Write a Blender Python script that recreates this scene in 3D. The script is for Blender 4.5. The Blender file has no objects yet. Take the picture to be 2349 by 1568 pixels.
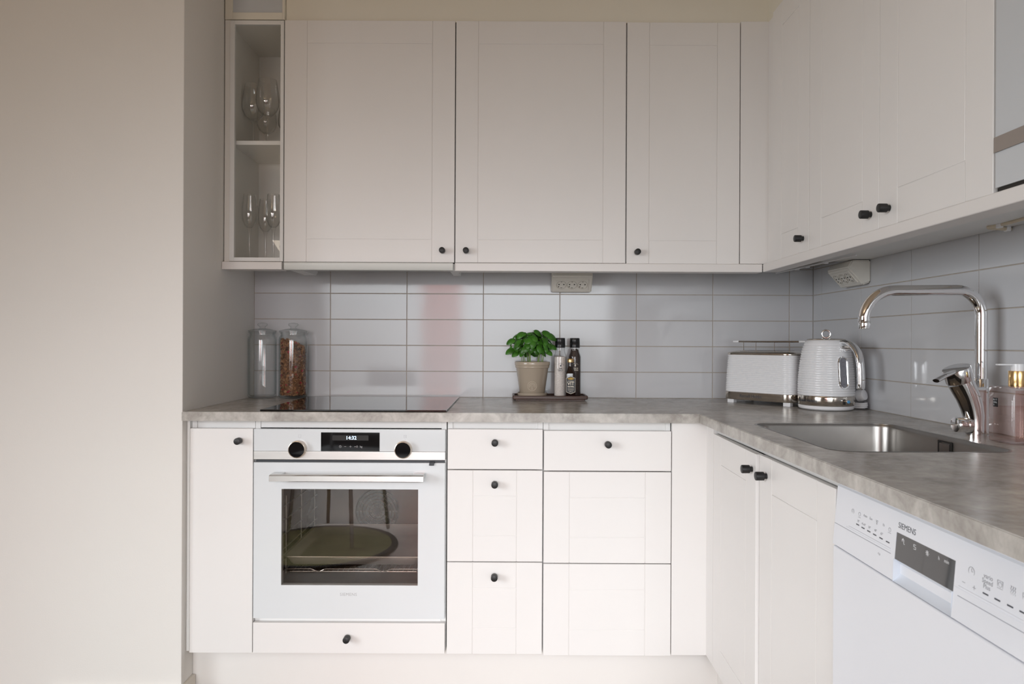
import bpy, bmesh, math, random
from mathutils import Vector, Matrix
R = math.radians
random.seed(7)
sc = bpy.context.scene
COL = sc.collection

# ------------------------------------------------------------------ camera model (2349 x 1568)
F, CX, CY = 1615.0, 1172.0, 784.0
CAM = Vector((0.0, -2.768, 1.1184))
ROLL = 0.0045
def unroll(u, v):
    du, dv = u - CX, v - CY
    return CX + du + ROLL * dv, CY + dv - ROLL * du
def on_y(u, v, y):            # a point of the plane y = const that is seen at (u, v)
    u, v = unroll(u, v); d = y - CAM.y
    return Vector(((u - CX) / F * d, y, CAM.z - (v - CY) / F * d))
def on_x(u, v, x):            # a point of the plane x = const that is seen at (u, v)
    u, v = unroll(u, v); d = x * F / (u - CX)
    return Vector((x, CAM.y + d, CAM.z - (v - CY) / F * d))

# ------------------------------------------------------------------ materials
def new_mat(name):
    m = bpy.data.materials.new(name); m.use_nodes = True
    nt = m.node_tree
    return m, nt, nt.nodes['Principled BSDF'], nt.nodes['Material Output']
def pmat(name, col, rough=0.5, metal=0.0, noise=0.0, nscale=20.0, bump=0.0, bscale=60.0, coat=0.0, spec=0.5, emit=None, estr=0.0, aniso=0.0, stretch=None):
    m, nt, b, out = new_mat(name)
    b.inputs['Base Color'].default_value = (*col, 1)
    b.inputs['Roughness'].default_value = rough
    b.inputs['Metallic'].default_value = metal
    b.inputs['Specular IOR Level'].default_value = spec
    b.inputs['Coat Weight'].default_value = coat
    if aniso: b.inputs['Anisotropic'].default_value = aniso
    if emit:
        b.inputs['Emission Color'].default_value = (*emit, 1); b.inputs['Emission Strength'].default_value = estr
    N, L = nt.nodes, nt.links
    if noise or bump:
        tc = N.new('ShaderNodeTexCoord'); src = tc.outputs['Object']
        if stretch:
            mp = N.new('ShaderNodeMapping'); mp.inputs['Scale'].default_value = stretch
            L.new(src, mp.inputs['Vector']); src = mp.outputs['Vector']
    if noise:
        n = N.new('ShaderNodeTexNoise'); n.inputs['Scale'].default_value = nscale; n.inputs['Detail'].default_value = 5
        L.new(src, n.inputs['Vector'])
        r = N.new('ShaderNodeMapRange'); r.inputs['From Min'].default_value = 0.3; r.inputs['From Max'].default_value = 0.7
        r.inputs['To Min'].default_value = 1 - noise; r.inputs['To Max'].default_value = 1 + noise
        L.new(n.outputs['Fac'], r.inputs['Value'])
        mx = N.new('ShaderNodeVectorMath'); mx.operation = 'SCALE'; mx.inputs[0].default_value = col
        L.new(r.outputs['Result'], mx.inputs['Scale']); L.new(mx.outputs['Vector'], b.inputs['Base Color'])
    if bump:
        n2 = N.new('ShaderNodeTexNoise'); n2.inputs['Scale'].default_value = bscale; n2.inputs['Detail'].default_value = 3
        L.new(src, n2.inputs['Vector'])
        bp = N.new('ShaderNodeBump'); bp.inputs['Strength'].default_value = bump; bp.inputs['Distance'].default_value = 0.001
        L.new(n2.outputs['Fac'], bp.inputs['Height']); L.new(bp.outputs['Normal'], b.inputs['Normal'])
    return m
def glass_mat(name, centre, edge, gloss=1.0, rough=0.01, ior=1.45, power=2.0):   # thin clear glass: tinted transparency darker towards the rim + fresnel mirror
    m, nt, b, out = new_mat(name); N, L = nt.nodes, nt.links
    N.remove(b)
    lw = N.new('ShaderNodeLayerWeight'); lw.inputs['Blend'].default_value = 0.5
    pw = N.new('ShaderNodeMath'); pw.operation = 'POWER'; pw.inputs[1].default_value = power
    L.new(lw.outputs['Facing'], pw.inputs[0])
    mix = N.new('ShaderNodeMixRGB'); mix.inputs[1].default_value = (*centre, 1); mix.inputs[2].default_value = (*edge, 1)
    L.new(pw.outputs[0], mix.inputs[0])
    tr = N.new('ShaderNodeBsdfTransparent'); L.new(mix.outputs[0], tr.inputs['Color'])
    gl = N.new('ShaderNodeBsdfGlossy'); gl.inputs['Roughness'].default_value = rough
    p5 = N.new('ShaderNodeMath'); p5.operation = 'POWER'; p5.inputs[1].default_value = 5.0; L.new(lw.outputs['Facing'], p5.inputs[0])
    fr = N.new('ShaderNodeMath'); fr.operation = 'MULTIPLY_ADD'; fr.inputs[1].default_value = 0.9; fr.inputs[2].default_value = 0.04; L.new(p5.outputs[0], fr.inputs[0])
    ml = N.new('ShaderNodeMath'); ml.operation = 'MULTIPLY'; ml.inputs[1].default_value = gloss; ml.use_clamp = True
    L.new(fr.outputs[0], ml.inputs[0])
    ms = N.new('ShaderNodeMixShader'); L.new(ml.outputs[0], ms.inputs[0]); L.new(tr.outputs[0], ms.inputs[1]); L.new(gl.outputs[0], ms.inputs[2])
    L.new(ms.outputs[0], out.inputs['Surface'])
    return m

M = {}
M['front'] = pmat('cabinet_paint', (0.83, 0.812, 0.80), 0.38, noise=0.012, nscale=3, bump=0.05, bscale=90)
M['carcass'] = pmat('cabinet_melamine', (0.80, 0.80, 0.79), 0.42, noise=0.01, nscale=5)
M['carcass_in'] = pmat('cabinet_inside', (0.80, 0.785, 0.75), 0.5, noise=0.01, nscale=5)
M['pelmet'] = pmat('pelmet_paint', (0.80, 0.775, 0.76), 0.36, noise=0.01, nscale=4)
M['wall'] = pmat('wall_paint', (0.80, 0.782, 0.752), 0.75, noise=0.012, nscale=2.0, bump=0.25, bscale=240)
M['soffit'] = pmat('soffit_paint', (0.82, 0.785, 0.69), 0.8, noise=0.015, nscale=2.5, bump=0.2, bscale=200)
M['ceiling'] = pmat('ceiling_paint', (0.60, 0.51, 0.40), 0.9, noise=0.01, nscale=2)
M['room'] = pmat('room_paint', (0.50, 0.45, 0.40), 0.8, noise=0.02, nscale=2)
M['base'] = pmat('baseboard_paint', (0.72, 0.67, 0.60), 0.5, noise=0.02, nscale=8)
M['plinth'] = pmat('plinth_paint', (0.80, 0.775, 0.75), 0.45, noise=0.012, nscale=4)
M['grout'] = pmat('tile_grout', (0.43, 0.38, 0.33), 0.9, noise=0.08, nscale=60)
M['tile'] = pmat('white_glazed_tile', (0.572, 0.576, 0.596), 0.08, noise=0.012, nscale=3, bump=0.14, bscale=16, spec=0.34)
M['black'] = pmat('knob_black', (0.012, 0.012, 0.013), 0.45, noise=0.1, nscale=90, bump=0.1, bscale=400)
M['alu'] = pmat('aluminium_rail', (0.62, 0.62, 0.61), 0.35, 0.75, noise=0.03, nscale=12)
M['steel'] = pmat('brushed_steel', (0.68, 0.665, 0.645), 0.33, 1.0, noise=0.03, nscale=8, aniso=0.3, stretch=(1, 1, 30), bump=0.02, bscale=30)
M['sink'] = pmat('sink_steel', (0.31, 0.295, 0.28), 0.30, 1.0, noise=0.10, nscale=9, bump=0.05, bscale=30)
M['chrome'] = pmat('chrome', (0.86, 0.86, 0.87), 0.05, 1.0, noise=0.01, nscale=10)
M['chrome_dark'] = pmat('dark_chrome_band', (0.60, 0.555, 0.50), 0.13, 1.0, noise=0.02, nscale=12)
M['oven_white'] = pmat('oven_white_glass', (0.735, 0.762, 0.782), 0.09, noise=0.006, nscale=3, spec=0.5)
M['oven_black'] = pmat('oven_black_glass', (0.006, 0.006, 0.007), 0.04, noise=0.05, nscale=8)
M['oven_gap'] = pmat('oven_gap_dark', (0.035, 0.04, 0.047), 0.4, noise=0.1, nscale=8)
M['oven_in'] = pmat('oven_enamel', (0.12, 0.092, 0.078), 0.25, noise=0.25, nscale=8)
M['oven_pane'] = glass_mat('oven_window_glass', (0.86, 0.83, 0.80), (0.5, 0.48, 0.46), gloss=1.35, rough=0.004)
M['display'] = pmat('display_grey', (0.028, 0.027, 0.026), 0.15, noise=0.05, nscale=10)
M['led'] = pmat('clock_led', (0.5, 0.7, 1.0), 0.5, emit=(0.62, 0.80, 1.0), estr=1.3, noise=0.01)
M['print_grey'] = pmat('print_grey', (0.42, 0.42, 0.43), 0.4, noise=0.02)
M['print_light'] = pmat('print_light_grey', (0.52, 0.54, 0.57), 0.4, noise=0.02)
M['print_dark'] = pmat('print_dark', (0.035, 0.04, 0.055), 0.4, noise=0.02)
M['print_white'] = pmat('print_white', (0.75, 0.76, 0.78), 0.4, noise=0.02)
M['hob'] = pmat('hob_black_glass', (0.004, 0.004, 0.005), 0.02, noise=0.05, spec=0.42)
M['dish'] = pmat('dishwasher_white', (0.79, 0.81, 0.865), 0.16, noise=0.006, nscale=3)
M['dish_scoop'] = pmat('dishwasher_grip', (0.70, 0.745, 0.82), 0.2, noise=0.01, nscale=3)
M['dish_display'] = pmat('dishwasher_display', (0.010, 0.010, 0.012), 0.05, noise=0.05, spec=0.8, coat=0.5)
M['frost'] = pmat('frosted_glass', (0.60, 0.625, 0.655), 0.22, noise=0.01, nscale=3)
M['taupe'] = pmat('taupe_band', (0.30, 0.26, 0.235), 0.4, noise=0.03, nscale=10)
M['thin'] = glass_mat('wine_glass', (0.994, 0.995, 0.994), (0.84, 0.85, 0.84), gloss=2.2, power=3.5)
M['pane'] = glass_mat('cabinet_pane', (0.992, 0.994, 0.99), (0.9, 0.91, 0.9), gloss=0.35)
M['jar'] = glass_mat('jar_glass', (0.991, 0.995, 0.993), (0.55, 0.63, 0.62), gloss=1.3, power=3.2)
M['mill_glass'] = glass_mat('mill_glass', (0.98, 0.98, 0.98), (0.6, 0.6, 0.6), gloss=1.1, power=3.0)
M['pink'] = glass_mat('pink_glass', (0.982, 0.930, 0.915), (0.80, 0.60, 0.56), gloss=1.5, power=2.0)
M['pink_liquid'] = glass_mat('pink_soap', (0.988, 0.955, 0.945), (0.95, 0.84, 0.81), gloss=0.4, power=2.0)
M['white_plastic'] = pmat('white_plastic', (0.80, 0.80, 0.82), 0.25, noise=0.006, nscale=5)
M['white_gloss'] = pmat('white_gloss_plastic', (0.80, 0.80, 0.82), 0.12, noise=0.006, nscale=5, coat=0.3)
M['cream'] = pmat('cream_plastic', (0.74, 0.71, 0.65), 0.35, noise=0.01, nscale=6)
M['outlet'] = pmat('outlet_shade', (0.52, 0.48, 0.42), 0.45, noise=0.02, nscale=10)  # recess shade put into the colour: darker discs make the outlets look sunken
M['cable'] = pmat('cream_cable', (0.66, 0.58, 0.45), 0.5, noise=0.02, nscale=10)
M['slot'] = pmat('socket_hole', (0.02, 0.017, 0.015), 0.6, noise=0.05)
M['gold'] = pmat('brushed_gold', (0.78, 0.52, 0.24), 0.25, 1.0, noise=0.03, nscale=10)
M['tray'] = pmat('dark_stained_wood', (0.062, 0.030, 0.021), 0.42, noise=0.45, nscale=16, stretch=(1, 14, 14), bump=0.3, bscale=30)
M['pot'] = pmat('glazed_pot', (0.44, 0.37, 0.29), 0.18, noise=0.02, nscale=9, coat=0.3)
M['pot_mark'] = pmat('pot_emblem', (0.60, 0.53, 0.43), 0.3, noise=0.02)
M['soil'] = pmat('soil', (0.03, 0.022, 0.015), 0.95, noise=0.3, nscale=80, bump=1.0, bscale=200)
M['leaf'] = pmat('basil_leaf', (0.043, 0.158, 0.013), 0.36, noise=0.35, nscale=28, bump=0.2, bscale=120)
M['stem'] = pmat('basil_stem', (0.20, 0.30, 0.075), 0.5, noise=0.15, nscale=30)
M['salt'] = pmat('salt_grains', (0.66, 0.61, 0.575), 0.7, noise=0.22, nscale=330, bump=0.8, bscale=420)
M['pepper'] = pmat('peppercorns', (0.035, 0.019, 0.014), 0.6, noise=0.7, nscale=260, bump=1.0, bscale=300)
M['cap_black'] = pmat('mill_cap', (0.010, 0.010, 0.012), 0.3, noise=0.05)
M['vinegar'] = pmat('dark_vinegar_bottle', (0.012, 0.005, 0.004), 0.06, noise=0.05, coat=0.4)
M['label'] = pmat('label_grey', (0.035, 0.037, 0.042), 0.5, noise=0.03)
M['label_cream'] = pmat('label_cream', (0.72, 0.66, 0.55), 0.5, noise=0.03)
M['yellow'] = pmat('label_yellow', (0.78, 0.48, 0.012), 0.5, noise=0.02)
M['flake'] = pmat('cereal_flake', (0.36, 0.185, 0.085), 0.7, noise=0.4, nscale=60, bump=0.5, bscale=200)
M['flake_dark'] = pmat('cereal_flake_dark', (0.20, 0.09, 0.04), 0.8, noise=0.4, nscale=60)
M['berry'] = pmat('dried_berry', (0.40, 0.025, 0.045), 0.5, noise=0.4, nscale=60)
M['red'] = pmat('red_dot', (0.5, 0.02, 0.02), 0.4, noise=0.02)
M['blue'] = pmat('blue_dot', (0.10, 0.33, 0.60), 0.3, noise=0.02)
M['gauge'] = pmat('gauge_window', (0.20, 0.20, 0.23), 0.12, noise=0.05, nscale=6)
M['floor'] = pmat('wood_floor', (0.30, 0.235, 0.18), 0.4, noise=0.25, nscale=6, stretch=(1, 12, 1))
M['rug'] = pmat('olive_rug', (0.40, 0.39, 0.16), 0.95, noise=0.1, nscale=50)
M['rug_edge'] = pmat('rug_dark_edge', (0.02, 0.02, 0.018), 0.9, noise=0.1, nscale=50)
M['chair'] = pmat('chair_black', (0.03, 0.026, 0.022), 0.5, noise=0.1)

def translucent(name, col):
    m, nt, b, out = new_mat(name); N, L = nt.nodes, nt.links; N.remove(b)
    d = N.new('ShaderNodeBsdfDiffuse'); t = N.new('ShaderNodeBsdfTranslucent'); x = N.new('ShaderNodeMixShader'); x.inputs[0].default_value = 0.6
    tp_ = N.new('ShaderNodeBsdfTransparent'); tp_.inputs['Color'].default_value = (1.0, 0.38, 0.31, 1); y = N.new('ShaderNodeMixShader'); y.inputs[0].default_value = 0.62
    n = N.new('ShaderNodeTexNoise'); n.inputs['Scale'].default_value = 6; r = N.new('ShaderNodeMixRGB'); r.inputs[1].default_value = (*col, 1); r.inputs[2].default_value = (col[0]*.8, col[1]*.7, col[2]*.7, 1)
    L.new(n.outputs['Fac'], r.inputs[0])
    for q in (d, t): L.new(r.outputs[0], q.inputs['Color'])
    L.new(d.outputs[0], x.inputs[1]); L.new(t.outputs[0], x.inputs[2]); L.new(x.outputs[0], y.inputs[1]); L.new(tp_.outputs[0], y.inputs[2]); L.new(y.outputs[0], out.inputs['Surface']); return m
def concrete():
    m, nt, b, out = new_mat('concrete_laminate'); N, L = nt.nodes, nt.links
    tc = N.new('ShaderNodeTexCoord')
    n1 = N.new('ShaderNodeTexNoise'); n1.inputs['Scale'].default_value = 14; n1.inputs['Detail'].default_value = 9; n1.inputs['Roughness'].default_value = 0.68; n1.inputs['Distortion'].default_value = 0.6
    n2 = N.new('ShaderNodeTexNoise'); n2.inputs['Scale'].default_value = 70; n2.inputs['Detail'].default_value = 6
    mp = N.new('ShaderNodeMapping'); mp.inputs['Scale'].default_value = (1.0, 5.0, 1.0); mp.inputs['Rotation'].default_value = (0, 0, 0.12)
    n3 = N.new('ShaderNodeTexNoise'); n3.inputs['Scale'].default_value = 16; n3.inputs['Detail'].default_value = 6
    L.new(tc.outputs['Object'], mp.inputs['Vector']); L.new(mp.outputs['Vector'], n3.inputs['Vector'])
    for n in (n1, n2): L.new(tc.outputs['Object'], n.inputs['Vector'])
    a = N.new('ShaderNodeMath'); a.operation = 'MULTIPLY_ADD'; a.inputs[1].default_value = 0.3
    L.new(n2.outputs['Fac'], a.inputs[0]); L.new(n1.outputs['Fac'], a.inputs[2])
    a2 = N.new('ShaderNodeMath'); a2.operation = 'MULTIPLY_ADD'; a2.inputs[1].default_value = 0.16
    L.new(n3.outputs['Fac'], a2.inputs[0]); L.new(a.outputs[0], a2.inputs[2])
    r = N.new('ShaderNodeValToRGB'); e = r.color_ramp.elements
    e[0].position = 0.54; e[0].color = (0.30, 0.276, 0.252, 1); e[1].position = 0.92; e[1].color = (0.58, 0.555, 0.52, 1)
    L.new(a2.outputs[0], r.inputs[0]); L.new(r.outputs[0], b.inputs['Base Color'])
    b.inputs['Roughness'].default_value = 0.27
    bp = N.new('ShaderNodeBump'); bp.inputs['Strength'].default_value = 0.08; bp.inputs['Distance'].default_value = 0.001
    L.new(n2.outputs['Fac'], bp.inputs['Height']); L.new(bp.outputs['Normal'], b.inputs['Normal'])
    return m
M['worktop'] = concrete()

# ------------------------------------------------------------------ mesh builder
class MB:
    def __init__(s): s.v, s.f, s.m, s.sm = [], [], [], []; s.boxy = False
    def add(s, vs, fs, mi=0, smooth=True):
        o = len(s.v); s.v += [Vector(p) for p in vs]
        for f in fs: s.f.append([i + o for i in f]); s.m.append(mi); s.sm.append(smooth)
        return o
    def _bm(s, bm, mi, smooth=True):
        bm.verts.index_update()
        s.add([v.co.copy() for v in bm.verts], [[v.index for v in f.verts] for f in bm.faces], mi, smooth); bm.free()
    def box(s, a, b, bev=0.0, seg=2, mi=0):
        x0, y0, z0 = (min(p, q) for p, q in zip(a, b)); x1, y1, z1 = (max(p, q) for p, q in zip(a, b))
        bm = bmesh.new()
        bmesh.ops.create_cube(bm, size=1, matrix=Matrix.Translation(((x0+x1)/2, (y0+y1)/2, (z0+z1)/2)) @ Matrix.Diagonal((x1-x0, y1-y0, z1-z0, 1)))
        if bev: s.boxy = True
        if bev: bmesh.ops.bevel(bm, geom=list(bm.edges), offset=min(bev, 0.49*min(x1-x0, y1-y0, z1-z0)), segments=seg, affect='EDGES', profile=0.5)
        s._bm(bm, mi); return s
    def obox(s, c, size, rot=Matrix.Identity(3), bev=0.0, mi=0):
        n = len(s.v); h = Vector(size) / 2
        s.box(-h, h, bev, 2, mi)
        for i in range(n, len(s.v)): s.v[i] = rot @ s.v[i] + Vector(c)
        return s
    def lathe(s, prof, c=(0, 0, 0), n=32, mi=0, axis='Z', close=False):
        c = Vector(c); rings = []; vs = []; fs = []
        def P(r, z, a):
            ca, sa = r*math.cos(a), r*math.sin(a)
            return c + (Vector((ca, sa, z)) if axis == 'Z' else Vector((z, ca, sa)) if axis == 'X' else Vector((ca, z, sa)))
        for r, z in prof:
            if r < 1e-7: rings.append([len(vs)]); vs.append(P(0, z, 0))
            else:
                rings.append(list(range(len(vs), len(vs)+n))); vs += [P(r, z, 2*math.pi*k/n) for k in range(n)]
        prs = list(zip(rings, rings[1:])) + ([(rings[-1], rings[0])] if close else [])
        for A, B in prs:
            for k in range(n):
                j = (k+1) % n
                if len(A) == 1 and len(B) == 1: continue
                if len(A) == 1: fs.append([A[0], B[k], B[j]])
                elif len(B) == 1: fs.append([A[k], A[j], B[0]])
                else: fs.append([A[k], A[j], B[j], B[k]])
        s.add(vs, fs, mi); return s
    def cyl(s, p0, p1, r0, r1=None, n=24, mi=0, bev=0.0):
        r1 = r0 if r1 is None else r1
        p0, p1 = Vector(p0), Vector(p1); L = (p1-p0).length; q = (p1-p0).to_track_quat('Z', 'Y')
        o = len(s.v)
        if bev: prof = [(0, 0), (r0-bev, 0), (r0-bev*.3, bev*.3), (r0, bev), (r1, L-bev), (r1-bev*.3, L-bev*.3), (r1-bev, L), (0, L)]
        else: prof = [(0, 0), (r0, 0), (r1, L), (0, L)]
        s.lathe(prof, (0, 0, 0), n, mi)
        for i in range(o, len(s.v)): s.v[i] = q @ s.v[i] + p0
        return s
    def tube(s, path, r, n=12, mi=0, closed=False, caps=True, sx=1.0):
        path = [Vector(p) for p in path]; m = len(path)
        rs = r if isinstance(r, (list, tuple)) else [r]*m
        T = []
        for i in range(m):
            a = path[(i-1) % m] if (closed or i > 0) else path[0]; b = path[(i+1) % m] if (closed or i < m-1) else path[-1]
            T.append((b-a).normalized())
        up = Vector((0, 0, 1)) if abs(T[0].z) < 0.9 else Vector((0, 1, 0))
        nrm = (up - T[0]*up.dot(T[0])).normalized(); vs = []; fs = []
        for i in range(m):
            nrm = (nrm - T[i]*nrm.dot(T[i])).normalized(); bi = T[i].cross(nrm)
            vs += [path[i] + nrm*(rs[i]*math.cos(2*math.pi*k/n)) + bi*(rs[i]*sx*math.sin(2*math.pi*k/n)) for k in range(n)]
        for i in range(m if closed else m-1):
            A, B = i*n, ((i+1) % m)*n
            for k in range(n): fs.append([A+k, A+(k+1) % n, B+(k+1) % n, B+k])
        if caps and not closed: fs += [list(range(n))[::-1], list(range((m-1)*n, m*n))]
        s.add(vs, fs, mi); return s
    def prism(s, poly, t0, t1, axis='X', mi=0):     # poly in the two other axes (Y,Z) (X,Z) (X,Y)
        def P(p, t): return Vector((t, p[0], p[1])) if axis == 'X' else Vector((p[0], t, p[1])) if axis == 'Y' else Vector((p[0], p[1], t))
        n = len(poly); vs = [P(p, t0) for p in poly] + [P(p, t1) for p in poly]
        fs = [list(range(n))[::-1], list(range(n, 2*n))] + [[k, (k+1) % n, n+(k+1) % n, n+k] for k in range(n)]
        s.add(vs, fs, mi); return s
    def loft(s, rings, mi=0, cap=True):
        n = len(rings[0]); vs = [p for r in rings for p in r]; fs = []
        for i in range(len(rings)-1):
            for k in range(n): fs.append([i*n+k, i*n+(k+1) % n, (i+1)*n+(k+1) % n, (i+1)*n+k])
        if cap: fs += [list(range(n))[::-1], list(range((len(rings)-1)*n, len(rings)*n))]
        s.add(vs, fs, mi); return s
    def sphere(s, c, r, sc=(1, 1, 1), mi=0, n=16):
        bm = bmesh.new(); bmesh.ops.create_uvsphere(bm, u_segments=n, v_segments=max(6, n//2), radius=r, matrix=Matrix.Translation(c) @ Matrix.Diagonal((*sc, 1)))
        s._bm(bm, mi); return s
    def text(s, t, size, fn, mi=0, ext=0.0003, align='CENTER', bold=0.0, spacing=1.0):   # fn(x, y, z) -> point, z is height off the surface
        cu = bpy.data.curves.new('t', 'FONT'); cu.body = t; cu.size = size; cu.align_x = align; cu.align_y = 'CENTER'
        cu.extrude = ext; cu.offset = bold; cu.resolution_u = 3; cu.space_character = spacing
        ob = bpy.data.objects.new('t', cu); me = bpy.data.meshes.new_from_object(ob)
        s.add([fn(v.co.x, v.co.y, v.co.z) for v in me.vertices], [list(p.vertices) for p in me.polygons], mi, False)
        bpy.data.objects.remove(ob); bpy.data.curves.remove(cu); bpy.data.meshes.remove(me); return s
    def xf(s, mat, start=0):
        for i in range(start, len(s.v)): s.v[i] = mat @ s.v[i]
        return s
    def mesh(s, name, mats, org=(0, 0, 0), normals=True, angle=40):
        me = bpy.data.meshes.new(name); o = Vector(org)
        me.from_pydata([v - o for v in s.v], [], s.f)
        for m in (mats if isinstance(mats, (list, tuple)) else [mats]): me.materials.append(m)
        me.polygons.foreach_set('material_index', s.m)
        if normals:
            bm = bmesh.new(); bm.from_mesh(me); bmesh.ops.recalc_face_normals(bm, faces=bm.faces[:]); bm.to_mesh(me); bm.free()
        me.polygons.foreach_set('use_smooth', s.sm)
        me.set_sharp_from_angle(angle=R(angle)); me.update(); return me
    def build(s, name, mats, parent=None, org=None, loc=None, rotz=0, normals=True, angle=40, wn=False):
        if org is None: org = parent['_o'] if (parent is not None and '_o' in parent) else (0, 0, 0)
        o = link(name, s.mesh(name, mats, org, normals, angle), parent, loc, rotz)
        if s.boxy or wn: m = o.modifiers.new('weighted_normal', 'WEIGHTED_NORMAL'); m.keep_sharp = True; m.weight = 100
        return o

def link(name, data, parent=None, loc=None, rotz=0):
    o = bpy.data.objects.new(name, data); COL.objects.link(o)
    if parent is not None: o.parent = parent
    if loc is not None: o.location = loc
    o.rotation_euler.z = rotz
    if parent is not None and '_o' in parent and loc is None: o['_o'] = parent['_o']
    return o
def tag(o, label=None, cat=None, group=None, kind=None):
    if label: o['label'] = label
    if cat: o['category'] = cat
    if group: o['group'] = group
    if kind: o['kind'] = kind
    return o
def thing(name, label, cat, loc, rotz=0, group=None, local=False):
    """Empty at the base. local=False: part meshes are given in world coordinates (rotz must be 0)."""
    e = link(name, None, None, loc, rotz); e.empty_display_size = 0.05
    if not local: e['_o'] = tuple(loc)
    return tag(e, label, cat, group)
def copy_tree(o, parent=None):
    c = o.copy(); COL.objects.link(c); c.parent = parent
    for ch in list(o.children): copy_tree(ch, c)
    return c
def struct(o, label=None): return tag(o, label, None, None, 'structure')

# ------------------------------------------------------------------ planes of the room
XL, XR = -1.010, 1.188            # niche wall on the left, tiled wall on the right
YF = -0.577                       # base fronts, back run
XF = 0.611                        # base fronts, right run
YU = -0.302; XU = 0.886           # upper fronts
ZT = 0.900; TT = 0.028            # worktop top, thickness
ZU0, ZU1 = 1.396, 2.2415          # upper fronts bottom / top
ROOM_X0, ROOM_Y0, ROOM_Z = -3.30, -5.60, 2.52

# ------------------------------------------------------------------ room shell
mb = MB(); mb.box((ROOM_X0, ROOM_Y0, -0.1), (XR+0.1, 0.12, 0.0)); struct(mb.build('floor', M['floor']), 'brown wooden floor')
mb = MB(); mb.box((ROOM_X0, ROOM_Y0, ROOM_Z), (XR+0.1, 0.12, ROOM_Z+0.1)); struct(mb.build('ceiling', M['ceiling']), 'plain off-white ceiling')
mb = MB(); mb.box((ROOM_X0, -0.600, 0), (XL, 0.12, ROOM_Z), 0.004); struct(mb.build('wall_left', M['wall']), 'plain off-white wall left of the kitchen niche')

def tiles(mb, a0, a1, z0, z1, first, pitch, zfirst, zp, place, gap=0.0026, mi=1):
    """glazed tiles as slightly rounded boxes; place(a0,a1,z0,z1) -> box corners"""
    k = first
    edges = []
    x = first
    while x > a0: x -= pitch
    while x < a1:
        edges.append((max(x, a0), min(x+pitch, a1))); x += pitch
    z = zfirst; rows = []
    while z < z1:
        rows.append((max(z, z0), min(z+zp, z1))); z += zp
    for (p, q) in edges:
        if q - p < 0.006: continue
        for (r, t) in rows:
            if t - r < 0.006: continue
            A, B = place(p+gap/2, q-gap/2, r+gap/2, t-gap/2)
            mb.box(A, B, 0.0011, 2, mi)
ZP = 0.1016
mb = MB(); mb.box((XL, 0.0025, 0), (XR+0.1, 0.12, ROOM_Z), 0, mi=0)
wb = struct(mb.build('wall_back', M['wall']), 'back wall of the kitchen, tiled above the worktop')
mb = MB(); mb.box((XL, 0.0016, 0.86), (XR, 0.0026, 1.42), 0, mi=0)
tiles(mb, XL, XR, 0.86, 1.42, -0.1088, 0.3008, ZT, ZP, lambda p, q, r, t: ((p, 0.0, r), (q, 0.009, t)))
mb.build('tile_splashback', [M['grout'], M['tile']], wb)
mb = MB(); mb.box((XR+0.0025, ROOM_Y0, 0), (XR+0.1, 0.0, ROOM_Z), 0)
wr = struct(mb.build('wall_right', M['wall']), 'right wall of the kitchen, tiled above the worktop')
mb = MB(); mb.box((XR+0.0016, -2.9, 0.86), (XR+0.0026, 0, 1.42), 0, mi=0)
tiles(mb, -2.9, 0.0, 0.86, 1.42, -0.074, 0.3015, ZT, ZP, lambda p, q, r, t: ((XR, p, r), (XR+0.009, q, t)))
mb.build('tile_splashback', [M['grout'], M['tile']], wr)
# the room behind the camera: rear wall, side wall with a window
mb = MB(); mb.box((ROOM_X0, ROOM_Y0-0.1, 0), (XR+0.1, ROOM_Y0, ROOM_Z)); struct(mb.build('wall_rear', M['room']))
WY0, WY1, WZ0, WZ1 = -4.3, -2.4, 0.55, 2.1
mb = MB()
mb.box((ROOM_X0-0.12, ROOM_Y0, 0), (ROOM_X0, WY0, ROOM_Z)); mb.box((ROOM_X0-0.12, WY1, 0), (ROOM_X0, 0.1, ROOM_Z))
mb.box((ROOM_X0-0.12, WY0, 0), (ROOM_X0, WY1, WZ0)); mb.box((ROOM_X0-0.12, WY0, WZ1), (ROOM_X0, WY1, ROOM_Z))
struct(mb.build('wall_side', M['room']))
# soffit above the wall cabinets
mb = MB(); mb.box((-0.797, YU+0.014, ZU1+0.001), (XU+0.016, 0.0, ROOM_Z)); struct(mb.build('trim_1', M['soffit']), 'painted soffit panel above the wall cabinets')
mb = MB(); mb.box((XU+0.016, ROOM_Y0+2.7, ZU1+0.001), (XR, YU+0.014, ROOM_Z)); struct(mb.build('trim_2', M['soffit']), 'painted soffit panel above the right wall cabinets')
# baseboard round the wall end
mb = MB(); mb.box((XL-0.4, -0.611, 0), (XL+0.011, -0.600, 0.058), 0.002); mb.box((XL, -0.6, 0), (XL+0.011, -0.526, 0.058), 0.002)
struct(mb.build('baseboard_left', M['base']), 'low beige baseboard round the wall end')
# plinth boards
mb = MB(); mb.box((XL+0.0005, -0.524, 0), (0.664, -0.508, 0.146), 0.001); mb.box((0.664, -2.05, 0), (0.68, -0.508, 0.146), 0.001)
tag(mb.build('plinth', M['plinth']), 'white plinth board running under all the base cabinets', 'plinth')

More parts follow.
